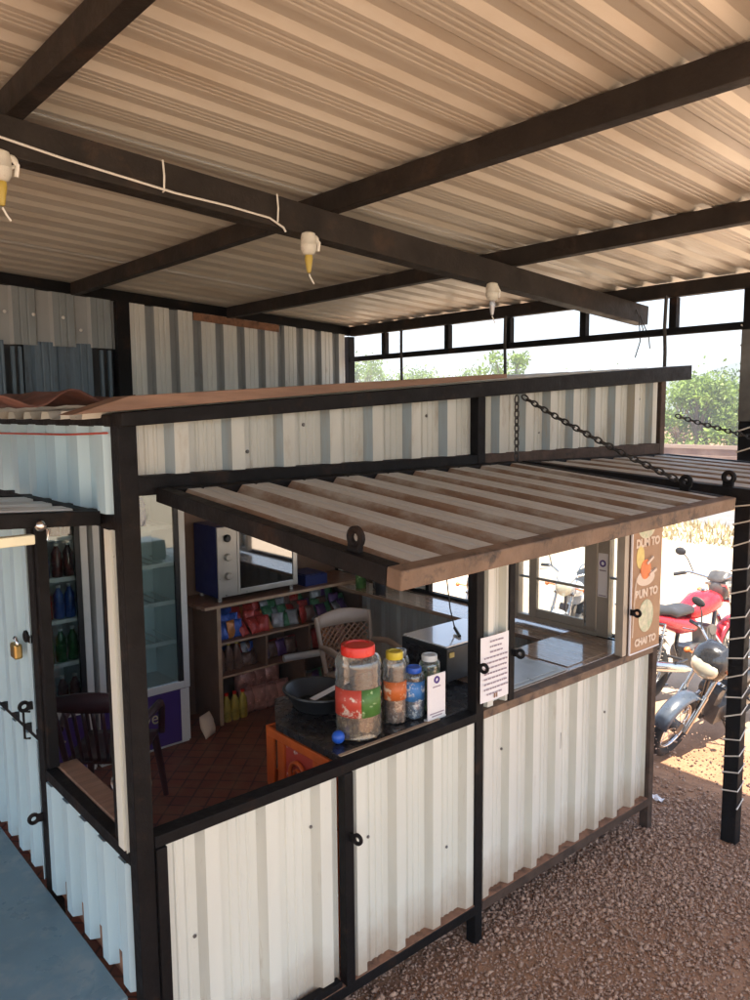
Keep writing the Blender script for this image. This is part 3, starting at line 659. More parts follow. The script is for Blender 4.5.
for i, x_ in enumerate((.165, .53)):
    b = MB(); b.tube([(x_,rf(x_)-.032,zb(x_)-.0), (x_,rf(x_)-.037,zb(x_)-.04), (x_,rf(x_)-.033,zb(x_)-.078),(x_,rf(x_)-.005,zb(x_)-.082)], .0026, 5)
    tag(b.build('cable_tie', 'wire'), ['white cable tie around the rafter left of the middle lamp','white cable tie around the rafter right above the middle lamp'][i], 'cable tie', 'cable ties on the rafter')
def lampholder(P, label, tilt=0., yel=True, rot=0):
    t = thing('bulb_holder', label, 'bulb holder', P, 0., 'bulb holders along the rafter')
    b = MB(); x, y, z = P
    b.lathe([(.010,.0),(.019,-.004),(.0225,-.018),(.022,-.034),(.0235,-.036),(.0215,-.05),(.016,-.06),(.012,-.063)], P, 16); b.torus((x+.022,y,z-.02), Y, .011, .0045, 12, 6); b.build('holder', 'socket', t, smooth=40)
    b = MB(); b.lathe([(.0105,-.0635),(.0115,-.075),(.0095,-.086),(.0075,-.10),(.005,-.112)], P, 12); b.build('plug', 'bulbyel' if yel else 'lidgrey', t, smooth=40)
    MB().tube([(x,y,z-.116),(x+.006,y-.003,z-.13),(x+.014,y-.004,z-.142)], .0022, 5).build('loose_strand', 'wire', t); b = MB(); b.tube([(x+.02,y,z-.01),(x+.034,y-.004,z-.026),(x+.03,y-.004,z-.05)], .005, 6); b.build('lead', 'wire', t)
    return t
lampholder((-.285,-.02,2.535), 'cream bulb holder at the left edge of picture under the rafter')
lampholder((.545,.03,2.492), 'white bulb holder with yellow plug in the middle of rafter')
lampholder((1.36,.05,2.435), 'grey bulb holder near the far end of the rafter', yel=False)
b = MB()
for j, (dx, dy) in enumerate(((0,0),(.035,.01),(-.02,-.01))): b.tube([(2.66+dx,.26+dy,2.46),(2.67+dx,.25+dy,2.42),(2.69+dx*2,.24+dy,2.37-.03*j),(2.66+dx*3,.235+dy,2.33-.05*j)], .003, 5)
tag(b.build('wire', 'chain'), 'loose dark wire ends dangling from the rafter tip', 'wire')
b = MB(); b.tube([(-.058,1.9,1.935),(-.06,1.0,1.925),(-.057,.3,1.932),(-.055,.05,1.94)], .0028, 5); tag(b.build('wire', 'redwire'), 'thin red wire along the top of the side panels', 'wire')
# things on the kiosk roof
b = MB(); b.prism([(-.17,-.012),(1.35,-.002),(1.35,.012),(-.03,.022)], (0,-.032,2.008), Vector((1,0,.069)).normalized(), Z, Y, .09); tag(b.build('plank', 'wood', bevel=.002), 'brown wooden plank lying along the kiosk roof edge', 'plank')
b = MB(); n_ = 40; vs = []
for j in range(7):
    for i in range(n_+1):
        u = i/n_; x = -.85+.90*u; z = 2.006+.07*max(0,x+.1)+.040*(math.sin(u*26-1.2)*.5+.5)*(.55+.45*u)+.004*math.sin(j*2+i)
        vs.append((x, .12+.09*j+.02*math.sin(i*.4), z))
b.add(vs, [(j*(n_+1)+i, j*(n_+1)+i+1, (j+1)*(n_+1)+i+1, (j+1)*(n_+1)+i) for j in range(6) for i in range(n_)])
tag(b.build('rusty_sheet', 'rust', smooth=80, solid=.006, fix=False), 'curled rusty tin sheet lying on the kiosk roof', 'metal sheet')
# padlock
pl = thing('padlock', 'old brass padlock hanging on the black side gate hasp', 'padlock', (-.075,.83,1.2))
b = MB(); b.box(-.089,-.063,.805,.858,1.195,1.245); b.build('body', 'brass', pl, bevel=.008)
b = MB(); b.torus((-.076,.831,1.245), (1,0,0), .019, .0055, 16, 6, 0, PI); b.build('shackle', 'chrome', pl, smooth=60)

# ------------------------------------------------------------------ bench outside the left face
be = thing('bench', 'blue grey topped bench standing against the left face of kiosk', 'bench', (-.4,.8,0))
b = MB(); b.box(-.72,-.066,.06,1.62,.432,.454); b.build('top', 'bench', be, bevel=.004)
for (x_, y_) in ((-.68,.1),(-.12,.1),(-.68,1.58),(-.12,1.58)): MB().box(x_-.015,x_+.015,y_-.015,y_+.015,0,.431).build('leg', 'steel', be, bevel=.003)
MB().box(-.665,-.135,.09,.11,.39,.430).build('apron', 'steel', be); MB().box(-.665,-.135,1.57,1.59,.39,.430).build('apron', 'steel', be)

# ------------------------------------------------------------------ inside: counter and jars
CT = .90
co_ = thing('counter', 'black topped counter with pale wood edge behind the front sill', 'counter', (1.2,.3,ZF))
b = MB(); b.prism([(.652,.058),(1.95,.058),(1.95,.62),(.78,.62),(.652,.42)], (0,0,.872), X, Y, Z, .027); b.build('top', 'blacktop', co_, bevel=.003)
MB().box(.652,1.10,.0515,.066,.8985,.9025).build('edge_strip', 'ply', co_); 
for x_ in (1.15,1.9): MB().box(x_-.012,x_+.012,.1,.58,ZF,.871).build('side_panel', 'cab', co_)
def jar(P, r, h, lidm, cont, fill, labels, label, ribs=7):
    t = thing('jar', label, 'jar', P, 0., 'snack jars on the counter')
    x, y, z = P; pr = [(r*.86,.002),(r,.012)]
    for i in range(ribs*2): zz = .012+(h*.79-.012)*(i+1)/(ribs*2); pr.append((r*(1 if i % 2 else .95), zz))
    pr += [(r*.99,h*.81),(r*.97,h*.84),(r*.90,h*.868),(r*.78,h*.888),(r*.66,h*.90)]
    MB().lathe(pr, P, 24, cap=False).build('body', 'jar', t, smooth=60, fix=False)
    MB().lathe([(.001,h*.985),(r*.5,h*.985),(r*.52,h),(r*.7,h*.995),(r*.73,h*.98),(r*.73,h*.90),(r*.71,h*.893)], P, 28).build('lid', lidm, t, smooth=35)
    b = MB(); rr = r*.945; nr, ns = 14, 28; vs = []
    for i in range(nr+1):
        for k_ in range(ns):
            q = rr*(1-.05*random.random()); vs.append((x+q*math.cos(2*PI*k_/ns), y+q*math.sin(2*PI*k_/ns), z+.006+(h*fill)*i/nr+random.uniform(-.003,.003)))
    fs = [(i*ns+k_, i*ns+(k_+1)%ns, (i+1)*ns+(k_+1)%ns, (i+1)*ns+k_) for i in range(nr) for k_ in range(ns)]
    vs.append((x,y,z+h*fill+.008)); fs += [(nr*ns+k_, nr*ns+(k_+1)%ns, len(vs)-1) for k_ in range(ns)]
    b.add(vs, fs); b.build('contents', cont, t, smooth=30, fix=False)
    for (a0, a1, z0, z1, m) in labels:
        b = MB(); n_ = 12; q = r*1.012
        vs = [(x+q*math.cos(math.radians(a0+(a1-a0)*i/n_)), y+q*math.sin(math.radians(a0+(a1-a0)*i/n_)), z+h*zz) for zz in (z0,z1) for i in range(n_+1)]
        b.add(vs, [(i,i+1,n_+2+i,n_+1+i) for i in range(n_)]); b.build('paper_label', m, t, smooth=60, solid=.0006, fix=False)
    return t
jar((.808,.150,CT), .079, .315, 'red', 'sweets', .33, [(-205,-122,.27,.57,'labred'),(-122,-62,.27,.57,'labgreen')], 'largest jar of brown sweets with a bright red lid')
jar((.975,.152,CT), .042, .255, 'yellow', 'nuts', .48, [(-200,-40,.34,.60,'laborange')], 'tall jar with a yellow lid and orange label', 5)
jar((1.052,.134,CT), .038, .185, 'blue', 'bluesw', .40, [(-200,-40,.36,.75,'labblue')], 'short jar with blue lid and blue label', 4)
jar((1.148,.152,CT), .040, .205, 'lidwhite', 'greensw', .72, [], 'jar of green sweets with pale lid behind payment card', 4)
jar((1.085,.245,CT), .036, .215, 'lidgrey', 'nuts', .3, [], 'plain jar with a grey steel lid behind the blue lidded jar', 4)
b = MB(); b.ell((.708,.135,CT+.022),(.022,.022,.022),16,10); tag(b.build('ball', 'blue', smooth=60), 'small shiny blue ball beside the largest jar', 'ball')
qc = thing('payment_card', 'white payment card with purple logo standing before pale lidded jar', 'card', (1.075,.07,CT))
b = MB(); b.box(1.051,1.138,.062,.066,CT+.003,CT+.165); b.build('sheet', 'paper', qc); MB().box(1.048,1.141,.0615,.08,CT-.0005,CT+.006).build('stand', 'lidwhite', qc)
b = MB(); b.torus((1.094,.0612,CT+.145), Y, .010, .004, 18, 6); b.build('logo', 'logo', qc)
b = MB(); b.box(1.075,1.113,.0606,.0616,CT+.118,CT+.122); b.box(1.06,1.13,.0606,.0616,CT+.022,CT+.026); b.box(1.07,1.12,.0606,.0616,CT+.012,CT+.016); b.build('text_lines', 'ink', qc)
# black tub
TX, TY = .86, .45
tb = thing('plastic_tub', 'shallow black oval plastic tub on the counter corner', 'tub', (.98,.55,CT))
b = MB(); vs = []; ns = 32
for r, h in ((.105,.002),(.125,.05),(.145,.085),(.152,.09),(.150,.098),(.138,.096),(.118,.05),(.10,.012)):
    for k_ in range(ns): vs.append((TX+r*.82*math.cos(2*PI*k_/ns), TY+r*.95*math.sin(2*PI*k_/ns), CT+h*.68))
b.add(vs, [(i*ns+k_, i*ns+(k_+1)%ns, (i+1)*ns+(k_+1)%ns, (i+1)*ns+k_) for i in range(7) for k_ in range(ns)]+[tuple(range(7*ns,8*ns)),tuple(range(ns))[::-1]]); b.build('bowl', 'black', tb, smooth=50)
b = MB(); b.add([(TX-.06,TY-.06,CT+.05),(TX+.12,TY-.04,CT+.071),(TX+.12,TY-.01,CT+.071),(TX-.06,TY-.03,CT+.05)], [(0,1,2,3)])
tag(b.build('paper_slip', 'paper', solid=.002, fix=False), 'pale folded paper slip lying across the black tub', 'paper')
# crates below
def crate(P, label):
    t = thing('crate', label, 'crate', P, 0., 'orange crates under the counter'); x, y, z = P; w_, d_, h_ = .135, .20, .228
    b = MB(); b.box(x-w_,x+w_,y-d_,y+d_,z,z+.01)
    for sy in (-1,1):
        for q in ((-w_,-w_+.03),(w_-.03,w_)): b.box(x+q[0],x+q[1],y+sy*d_-.006,y+sy*d_+.006,z+.01,z+h_)
        b.box(x-w_+.03,x+w_-.03,y+sy*d_-.005,y+sy*d_+.005,z+h_-.045,z+h_); b.box(x-w_+.03,x+w_-.03,y+sy*d_-.005,y+sy*d_+.005,z+.01,z+.05)
    for sx in (-1,1):
        for q in ((-d_+.006,-d_+.05),(-d_+.075,-d_+.115),(d_-.115,d_-.075),(d_-.05,d_-.006)): b.box(x+sx*w_-.006,x+sx*w_+.006,y+q[0],y+q[1],z+.01,z+h_-.032)
        b.box(x+sx*w_-.007,x+sx*w_+.007,y-d_+.006,y+d_-.006,z+h_-.032,z+h_)
    b.build('shell', 'orange', t, bevel=.003)
    b = MB(); b.box(x-w_+.004,x-w_+.008,y-d_+.115,y+d_-.115,z+.01,z+h_-.034); b.build('end_plate', 'labred', t)
    b = MB(); b.torus((x-w_-.008,y,z+.11),(1,0,0),.045,.008,18,6); b.torus((x-w_-.008,y,z+.11),(1,0,0),.02,.006,14,6); b.build('emblem', 'orange', t, smooth=60)
    return t
for k_ in range(3):
    crate((.80,.30,ZF+.001+.2315*k_), ['orange plastic crate at the foot of the stack under counter','orange plastic crate in the middle of the stack under counter','orange plastic crate on top of its stack right under the black counter'][k_])
# dark appliance with white top, paper and pen
ap = thing('microwave', 'black microwave box with a pale top at the middle post', 'microwave', (1.58,.42,CT))
b = MB(); b.box(1.36,1.74,.27,.53,CT+.012,CT+.150); b.build('body', 'black', ap, bevel=.006); MB().box(1.365,1.735,.275,.525,CT+.1515,CT+.158).build('top', 'whitegloss', ap, bevel=.002)
MB().box(1.3555,1.359,.30,.50,CT+.03,CT+.13).build('door', 'blacktop', ap); MB().box(1.375,1.40,.265,.269,CT+.112,CT+.132).build('badge', 'foodyel', ap)
for q in ((1.39,.30),(1.70,.30),(1.39,.50),(1.70,.50)): MB().lathe([(.012,0),(.012,.012)], (q[0],q[1],CT), 10).build('foot', 'black', ap)
b = MB(); b.tube([(1.50,.33,CT+.163),(1.545,.40,CT+.175)], .007, 8); b.tube([(1.545,.40,CT+.175),(1.58,.46,CT+.24),(1.62,.52,CT+.36)], .003, 6); tag(b.build('cable', 'black'), 'black plug lead lying over the pale microwave top', 'cable')

# ------------------------------------------------------------------ fridges
def fridge(x0, label, text_, seed):
    t = thing('drinks_fridge', label, 'fridge', (x0+.25,2.18,ZF), 0., 'glass door drinks fridges'); x1 = x0+.50; y0, y1 = 2.0, 2.375; zt = 1.78
    b = MB(); b.box(x0,x0+.03,y0+.03,y1,ZF,zt); b.box(x1-.03,x1,y0+.03,y1,ZF,zt); b.box(x0+.03,x1-.03,y1-.03,y1,ZF,zt); b.box(x0+.03,x1-.03,y0+.03,y1-.03,zt-.12,zt); b.box(x0+.03,x1-.03,y0+.03,y1-.03,ZF,.50); b.build('body', 'white', t, bevel=.004)
    b = MB(); b.box(x0+.031,x0+.034,y0+.031,y1-.034,.501,zt-.121); b.box(x1-.034,x1-.031,y0+.031,y1-.034,.501,zt-.121); b.box(x0+.035,x1-.035,y1-.034,y1-.031,.501,zt-.121); b.build('liner', 'fint', t)
    b = MB(); b.box(x0+.004,x1-.004,y0+.012,y0+.028,ZF+.02,.485); bp = b.build('base_panel', 'purple', t, bevel=.004)
    MB().box(x1-.055,x1-.004,y0+.009,y0+.011,ZF+.02,.485).build('base_trim', 'white', t)
    b = MB(); b.box(x0,x0+.035,y0,y0+.028,.49,zt); b.box(x1-.035,x1,y0,y0+.028,.49,zt); b.box(x0+.035,x1-.035,y0,y0+.028,.49,.53); b.box(x0+.035,x1-.035,y0,y0+.028,zt-.13,zt); d = b.build('door', 'white', t, bevel=.004)
    b = MB(); b.box(x0+.035,x0+.06,y0+.004,y0+.024,.531,zt-.131); b.box(x1-.06,x1-.035,y0+.004,y0+.024,.531,zt-.131); b.build('gasket', 'black', d)
    b = MB(); b.box(x0+.06,x1-.06,y0+.01,y0+.016,.531,zt-.131); b.build('pane', 'dglass', d)
    for z_ in (.75,.97,1.18,1.385):
        b = MB(); b.box(x0+.04,x1-.04,y0+.055,y0+.062,z_-.016,z_+.006)
        for q in range(8): b.bar((x0+.05+.4*q/7,y0+.06,z_),(x0+.05+.4*q/7,y1-.04,z_),.005,.005)
        b.build('shelf', 'white', t)
    text(text_, 'lettering', 'foodpale', (x0+.29,y0+.0095,.36), X, Z, .10, bp, squash=.9)
    return t
fridge(.108, 'glass door drinks fridge full of bottles seen through the side opening', 'ver', 1)
fridge(.635, 'half empty glass door drinks fridge right of the corner post', 'ver', 2)
bcol = [M('drink_cola', (.10,.015,.012), .25), M('drink_orange', (.55,.17,.03), .3), M('drink_green', (.02,.11,.03), .25), M('drink_blue', (.02,.07,.30), .3), M('drink_red', (.45,.03,.03), .3), M('drink_lime', (.25,.38,.04), .3)]
cn = ['cola brown','orange','dark green','blue','red','lime']; rows = {.75:(2,5,2), 1.18:(4,3,0), .97:(4,4,3), 1.385:(0,4,0), .505:(0,2,0)}
protos = {}
def bottle(c2, P):
    b = MB(); b.lathe([(.024,0),(.027,.005),(.027,.085),(.024,.1),(.026,.115),(.011,.145),(.010,.155)], P, 12)
    b.mi = 1; b.lathe([(.0125,.155),(.0125,.168),(.006,.17)], P, 10); b.mi = 0
    return b
for z_, cs in rows.items():
    for q in range(7):
        for r_ in range(1):
            x_ = .185+.06*q+random.uniform(-.004,.004); c2 = cs[min(2, q*3//7)]
            if (z_ == 1.385) and q < 2: continue
            o = bottle(c2, (x_, 2.10, z_+.004)).build('drink_bottle', [bcol[c2], 'lidwhite'], smooth=45)
            row = {.505:'bottom',.75:'second lowest',.97:'middle',1.18:'second highest',1.385:'top'}[z_]
            tag(o, '%s drink bottle on the %s shelf of the full fridge' % (cn[c2], row), 'bottle', 'bottles in the full fridge')
for z_, x_, c2 in ((.97,.845,0),(.97,.90,4),(1.18,.85,0),(1.385,.95,3),(.75,.84,2)):
    o = bottle(c2, (x_, 2.13, z_+.004)).build('drink_bottle', [bcol[c2], 'lidwhite'], smooth=45)
    tag(o, '%s drink bottle alone on the %s shelf of half empty fridge' % (cn[c2], {.75:'second lowest',.97:'middle',1.18:'second highest',1.385:'top'}[z_]), 'bottle', 'bottles in the half empty fridge')

# ------------------------------------------------------------------ shelf unit, oven, packets
sh = thing('shelf_unit', 'brown wooden shelf unit packed with snacks along the rear wall', 'shelf', (1.9,2.2,ZF))
b = MB(); b.prism([(1.28,2.09),(1.25,2.07),(1.27,2.045),(2.45,2.045),(2.45,2.38),(1.25,2.38),(1.25,2.12)], (0,0,.88), X, Y, Z, .02); b.build('top', 'lam', sh, bevel=.003)
MB().box(1.262,2.45,2.0415,2.0445,.882,.898).build('edge_strip', 'ply', sh)
MB().box(1.36,1.385,2.09,2.38,ZF,.879).build('side_panel', 'cab', sh, bevel=.002); MB().box(2.42,2.448,2.09,2.38,ZF,.879).build('side_panel', 'cab', sh)
MB().box(1.3605,1.3845,2.0855,2.0895,ZF,.879).build('edge_strip', 'ply', sh)
for z_ in (.66,.46): MB().box(1.386,2.419,2.095,2.38,z_-.012,z_).build('shelf', 'lam', sh); MB().box(1.386,2.419,2.0905,2.0945,z_-.012,z_).build('edge_strip', 'ply', sh)
for x_, z0, z1 in ((1.70,.4605,.647),(2.02,.4605,.647),(1.98,.171,.447)): MB().box(x_-.008,x_+.008,2.10,2.375,z0,z1).build('divider', 'cab', sh)
MB().box(1.386,2.419,2.381,2.384,ZF,.879).build('back_panel', 'cab', sh)
ov = thing('toaster_oven', 'navy blue and silver toaster oven with glass door on the shelf', 'oven', (1.65,2.25,.9))
b = MB(); b.box(1.375,1.93,2.10,2.36,.925,1.34); b.build('body', 'navy', ov, bevel=.006)
MB().box(1.378,1.505,2.088,2.099,.928,1.337).build('control_panel', 'silver', ov, bevel=.003)
b = MB(); b.box(1.506,1.522,2.086,2.099,.928,1.337); b.box(1.895,1.928,2.086,2.099,.928,1.337); b.box(1.5225,1.8945,2.086,2.099,.93,.962); b.box(1.5225,1.8945,2.086,2.099,1.305,1.337); dr = b.build('door', 'silver', ov, bevel=.003)
MB().box(1.523,1.894,2.092,2.096,.963,1.304).build('pane', 'oglass', dr)
b = MB(); b.tube([(1.55,2.088,1.29),(1.55,2.065,1.29),(1.865,2.065,1.29),(1.865,2.088,1.29)], .008, 8); b.build('handle', 'chrome', dr, smooth=50)
MB().box(1.524,1.893,2.0975,2.0985,.964,1.303).build('cavity', 'black', ov)
for z_ in (1.05,1.14):
    b = MB(); b.bar((1.53,2.0965,z_),(1.89,2.0965,z_),.002,.006); b.build('rack', 'chrome', ov)
for z_ in (1.27,1.16,1.05):
    b = MB(); b.lathe([(.022,0),(.022,-.012),(.016,-.02)], (1.44,2.088,z_), 14, 'y'); b.build('knob', 'black' if z_ > 1.2 else 'silver', ov, smooth=40)
for q in ((1.40,2.12),(1.90,2.12),(1.40,2.33),(1.90,2.33)): MB().lathe([(.013,0),(.013,.025)], (q[0],q[1],.9), 10).build('foot', 'silver', ov)
b = MB(); b.box(1.99,2.16,2.09,2.3,.9,.965); b.box(2.0,2.15,2.1,2.29,.9655,.972); tag(b.build('carton', 'navy', bevel=.004), 'low dark blue carton on the shelf right of the oven', 'carton')

pcol = {}
for nm, c2 in (('red',(.46,.05,.035)),('blue',(.04,.10,.40)),('orange',(.52,.18,.04)),('green',(.09,.23,.11)),('silver',(.38,.38,.38)),('pink',(.52,.25,.20)),('yellow',(.52,.40,.07)),('purple',(.16,.07,.20)),('brown',(.18,.10,.07))):
    pcol[nm] = M('foil_'+nm, c2, .32, .15, .3, 18, tuple(min(1,q*1.5+.12) for q in c2), (.60,.64), 22)
def pillow(P, w_, h_, d_, rot, tilt=0.):
    b = MB(Matrix.Translation(P) @ Matrix.Rotation(rot,4,'Z') @ Matrix.Rotation(tilt,4,'X')); n_ = 8; vs = []
    for sd in (-1,1):
        for j in range(n_+1):
            for i in range(n_+1):
                u, v = i/n_, j/n_; q = (math.sin(PI*u)**.5)*(math.sin(PI*v)**.5) if 0 < i < n_ and 0 < j < n_ else 0
                vs.append(((u-.5)*w_, sd*(d_*.5*q+.0006)+random.uniform(-1,1)*.0025*(q > 0), v*h_))
    fs = []
    for sd in (0,1):
        o_ = sd*(n_+1)**2
        fs += [(o_+j*(n_+1)+i, o_+j*(n_+1)+i+1, o_+(j+1)*(n_+1)+i+1, o_+(j+1)*(n_+1)+i) for j in range(n_) for i in range(n_)]
    e_ = [i for i in range(n_+1)]+[j*(n_+1)+n_ for j in range(1,n_+1)]+[n_*(n_+1)+i for i in range(n_-1,-1,-1)]+[j*(n_+1) for j in range(n_-1,0,-1)]
    q_ = (n_+1)**2; fs += [(e_[i], e_[(i+1)%len(e_)], e_[(i+1)%len(e_)]+q_, e_[i]+q_) for i in range(len(e_))]
    b.add(vs, fs); return b
random.seed(11)
def packet(col, P, w_, h_, d_, rot, tilt, where, nm='snack_packet', cat='snack packet', grp=None):
    o = pillow(Vector(P), w_, h_, d_, rot, tilt).build(nm, pcol[col], smooth=70)
    tag(o, '%s %s %s' % (col, 'snack packet' if nm == 'snack_packet' else 'bag of snacks', where), cat, grp or 'snack packets on the shelf unit')
seq = [(1.42,1.56,['blue','orange','blue','blue']),(1.56,1.78,['red','red','red','orange']),(1.78,1.95,['silver','green','silver','green']),(1.95,2.08,['orange','red','brown','red']),(2.08,2.38,['silver','purple','green','brown'])]
for (xa, xb, cols) in seq:
    n_ = max(3, int((xb-xa)/.045))
    for lay in range(3):
        for q in range(n_):
            col = cols[(q+lay) % len(cols)]
            packet(col, (xa+(xb-xa)*(q+.5)/n_+random.uniform(-.01,.01), 2.14+.07*lay+random.uniform(-.01,.01), .662+.028*lay), .075, .09+.02*random.random(), .03, random.uniform(-.5,.5), random.uniform(-.5,.1)-.25, 'heaped on the top shelf of the wooden unit')
for q in range(5): packet('brown', (1.45+.05*q, 2.17, .462), .07, .08, .03, random.uniform(-.4,.4), -.35, 'in the left middle compartment of the unit')
for q in range(8): packet(['purple','pink','brown','red'][q%4], (1.75+.033*q, 2.2+.03*(q%2), .462), .075, .10, .03, random.uniform(-.4,.4), -.3, 'in the right middle compartment of the unit')
for q in range(10): packet(['orange','red','silver','blue','brown'][q%5], (1.43+.028*q, 2.24, .462), .07, .12, .04, random.uniform(-.4,.4), -.2, 'at the back of the left middle compartment')
for q in range(10): packet(['silver','brown','red','pink','orange'][q%5], (2.06+.033*q, 2.17+.04*(q%2), .462), .075, .13, .04, random.uniform(-.4,.4), -.2, 'in the far right compartment of the unit')
for q in range(9): packet('pink', (1.60+.058*(q%5)+.02*(q//5), 2.15+.08*(q//5), ZF+.002+.11*(q//5)), .13, .15, .075, random.uniform(-.5,.5), -.2, 'piled in the bottom left of the unit', 'snack_bag', 'snack bag', 'pink snack bags at the bottom of the shelf unit')
for q in range(3):
    o = bottle(1, (1.43+.055*q, 2.13, ZF+.001)).build('sauce_bottle', [pcol['yellow'], 'red'], smooth=45); tag(o, 'yellow sauce bottle standing at the bottom of the unit', 'bottle', 'yellow bottles at the foot of the shelf unit')
    o = bottle(1, (1.42+.055*q, 2.17, .462)).build('sauce_bottle', [pcol['brown'], 'yellow'], smooth=45); tag(o, 'brown bottle with yellow cap on the middle shelf', 'bottle', 'brown bottles on the middle shelf')
for q in range(8): packet(['brown','silver','purple','green'][q%4], (2.03+.045*q, 2.16+.03*(q%2), ZF+.002), .09, .14, .05, random.uniform(-.5,.5), -.2, 'on the floor of the unit at right')
b = MB(); b.lathe([(.004,0),(.022,0),(.022,.26),(.006,.26)], (0,0,0), 16, 'x'); b.v = [tuple(Matrix.Translation((1.80,2.07,.485)) @ Matrix.Rotation(-.22,4,'Z') @ Vector(p)) for p in b.v]
tag(b.build('paper_roll', 'lidwhite', smooth=45), 'pale paper roll lying in front of the middle shelf', 'paper roll')
for q, (x_, m_, l_) in enumerate(((2.25,'black','dark canister with lid at left on the right end ledge'),(2.32,'lidgrey','grey canister with lid on the right end ledge'),(2.28,'labgreen','green tin standing at the back of right end ledge'))):
    t = thing('canister', l_, 'canister', (x_,1.78+.12*(q == 2)-.1*(q == 0),.884)); P = (x_,1.78+.12*(q == 2)-.1*(q == 0),.884)
    MB().lathe([(.03,0),(.034,.004),(.034,.09)], P, 16).build('body', m_, t, smooth=45); MB().lathe([(.036,.0905),(.036,.105),(.03,.11)], P, 16).build('lid', 'chrome' if q else 'black', t, smooth=45)
# papers on the window sill
b = MB(); b.box(1.50,1.86,.06,.34,.903,.908); b.box(1.53,1.83,.08,.32,.9085,.911); tag(b.build('tray', 'silver', bevel=.002), 'flat silver tray lying on the window sill', 'tray')
b = MB(); b.box(1.90,2.2,.08,.33,.903,.906); tag(b.build('paper_sheet', 'lamlight'), 'brown card sheet on the sill by the end window', 'paper')
gl = thing('steel_glass', 'small steel glass lying in a tray behind the notice', 'cup', (1.52,.10,.912)); MB().lathe([(.02,0),(.023,.05),(.021,.05),(.018,.004)], (1.53,.10,.912), 16).build('cup', 'chrome', gl, smooth=45)

# ------------------------------------------------------------------ plastic chairs (metres)
def chair(label, loc, rz, mat, kind):
    t = thing('plastic_chair', label, 'chair', loc, rz)
    s_ = 1/K
    b = MB()
    n_ = 8; vs = []
    for j in range(n_+1):
        for i in range(n_+1):
            u, v = i/n_-.5, j/n_-.5; vs.append((u*.42, v*(.42-.03*(i/n_ < .3)), .42-.02*math.cos(PI*u)*math.cos(PI*v)+.006*(i/n_)))
    b.add(vs, [(j*(n_+1)+i, j*(n_+1)+i+1, (j+1)*(n_+1)+i+1, (j+1)*(n_+1)+i) for j in range(n_) for i in range(n_)]); b.build('seat', mat, t, smooth=60, solid=.02, scale=s_, fix=False)
    for sx, sy in ((1,1),(1,-1),(-1,1),(-1,-1)):
        b = MB(); b.tube([(sx*.19,sy*.19,.41),(sx*.215,sy*.215,.2),(sx*.235,sy*.235,0)], [.026,.022,.017], 8); b.build('leg', mat, t, smooth=60, scale=s_)
    # backrest: curved frame
    def bp(u, v):   # u across -.5...5, v up 0..1
        return Vector((-.20-.10*v-.03*math.cos(PI*u), u*(.40+.06*v), .43+.40*v+.035*math.cos(PI*u)*(v > .9)))
    for side in (-.5,.5):
        b = MB(); b.tube([bp(side,k_/6) for k_ in range(7)], .017, 8); b.build('back_post', mat, t, smooth=60, scale=s_)
    b = MB(); vs = []
    for v in (.80,.9,1.0):
        for k_ in range(11): vs.append(bp(-.5+k_/10, v))
    b.add(vs, [(j*11+i,j*11+i+1,(j+1)*11+i+1,(j+1)*11+i) for j in range(2) for i in range(10)]); b.build('top_rail', mat, t, smooth=60, solid=.022, scale=s_, fix=False)
    b = MB()
    if kind == 'weave':
        for q in range(-8, 18):
            for sg in (1,-1):
                pts = []
                for k_ in range(13):
                    v = .06+.74*k_/12; u = sg*((q/9.)-.5-.5+ v*1.0)
                    if -.5 <= u <= .5: pts.append(bp(u, v)+Vector((sg*.002,0,0)))
                if len(pts) > 1: b.tube(pts, .0075, 5)
    else:
        for q in range(7):
            u = -.36+.12*q; vs = []
            for k_ in range(6):
                for dd in (-.022,.022): vs.append(bp(u+dd, .02+.8*k_/5))
            b.add(vs, [(2*k_,2*k_+1,2*k_+3,2*k_+2) for k_ in range(5)])
    b.build('back_lattice', mat if kind != 'weave' else 'weave', t, smooth=60, solid=.01 if kind != 'weave' else 0, scale=s_, fix=False)
    for sy in (-1,1):
        b = MB(); b.tube([(-.22,sy*.215,.62),(-.05,sy*.245,.645),(.14,sy*.245,.63),(.215,sy*.235,.58),(.225,sy*.225,.41)], [.02,.024,.024,.022,.02], 8); b.build('armrest', mat, t, smooth=60, scale=s_)
    return t
c1 = chair('beige plastic chair with woven back facing the shelf unit', (1.93,1.47,ZF), math.radians(-100), 'chair', 'weave')
b = MB(); b.box(-.2995,-.295,-.15,.15,.80,.835); 
c2_ = chair('dark maroon plastic chair with slatted back beside the fridges', (.50,1.52,ZF), math.radians(50), 'maroon', 'slat')
o = pillow(Vector((1.25,2.0,ZF+.002)), .10, .13, .07, .5, -.3).build('carry_bag', 'print', smooth=70); tag(o, 'small crumpled pale carry bag on the floor beside the shelf unit', 'bag')

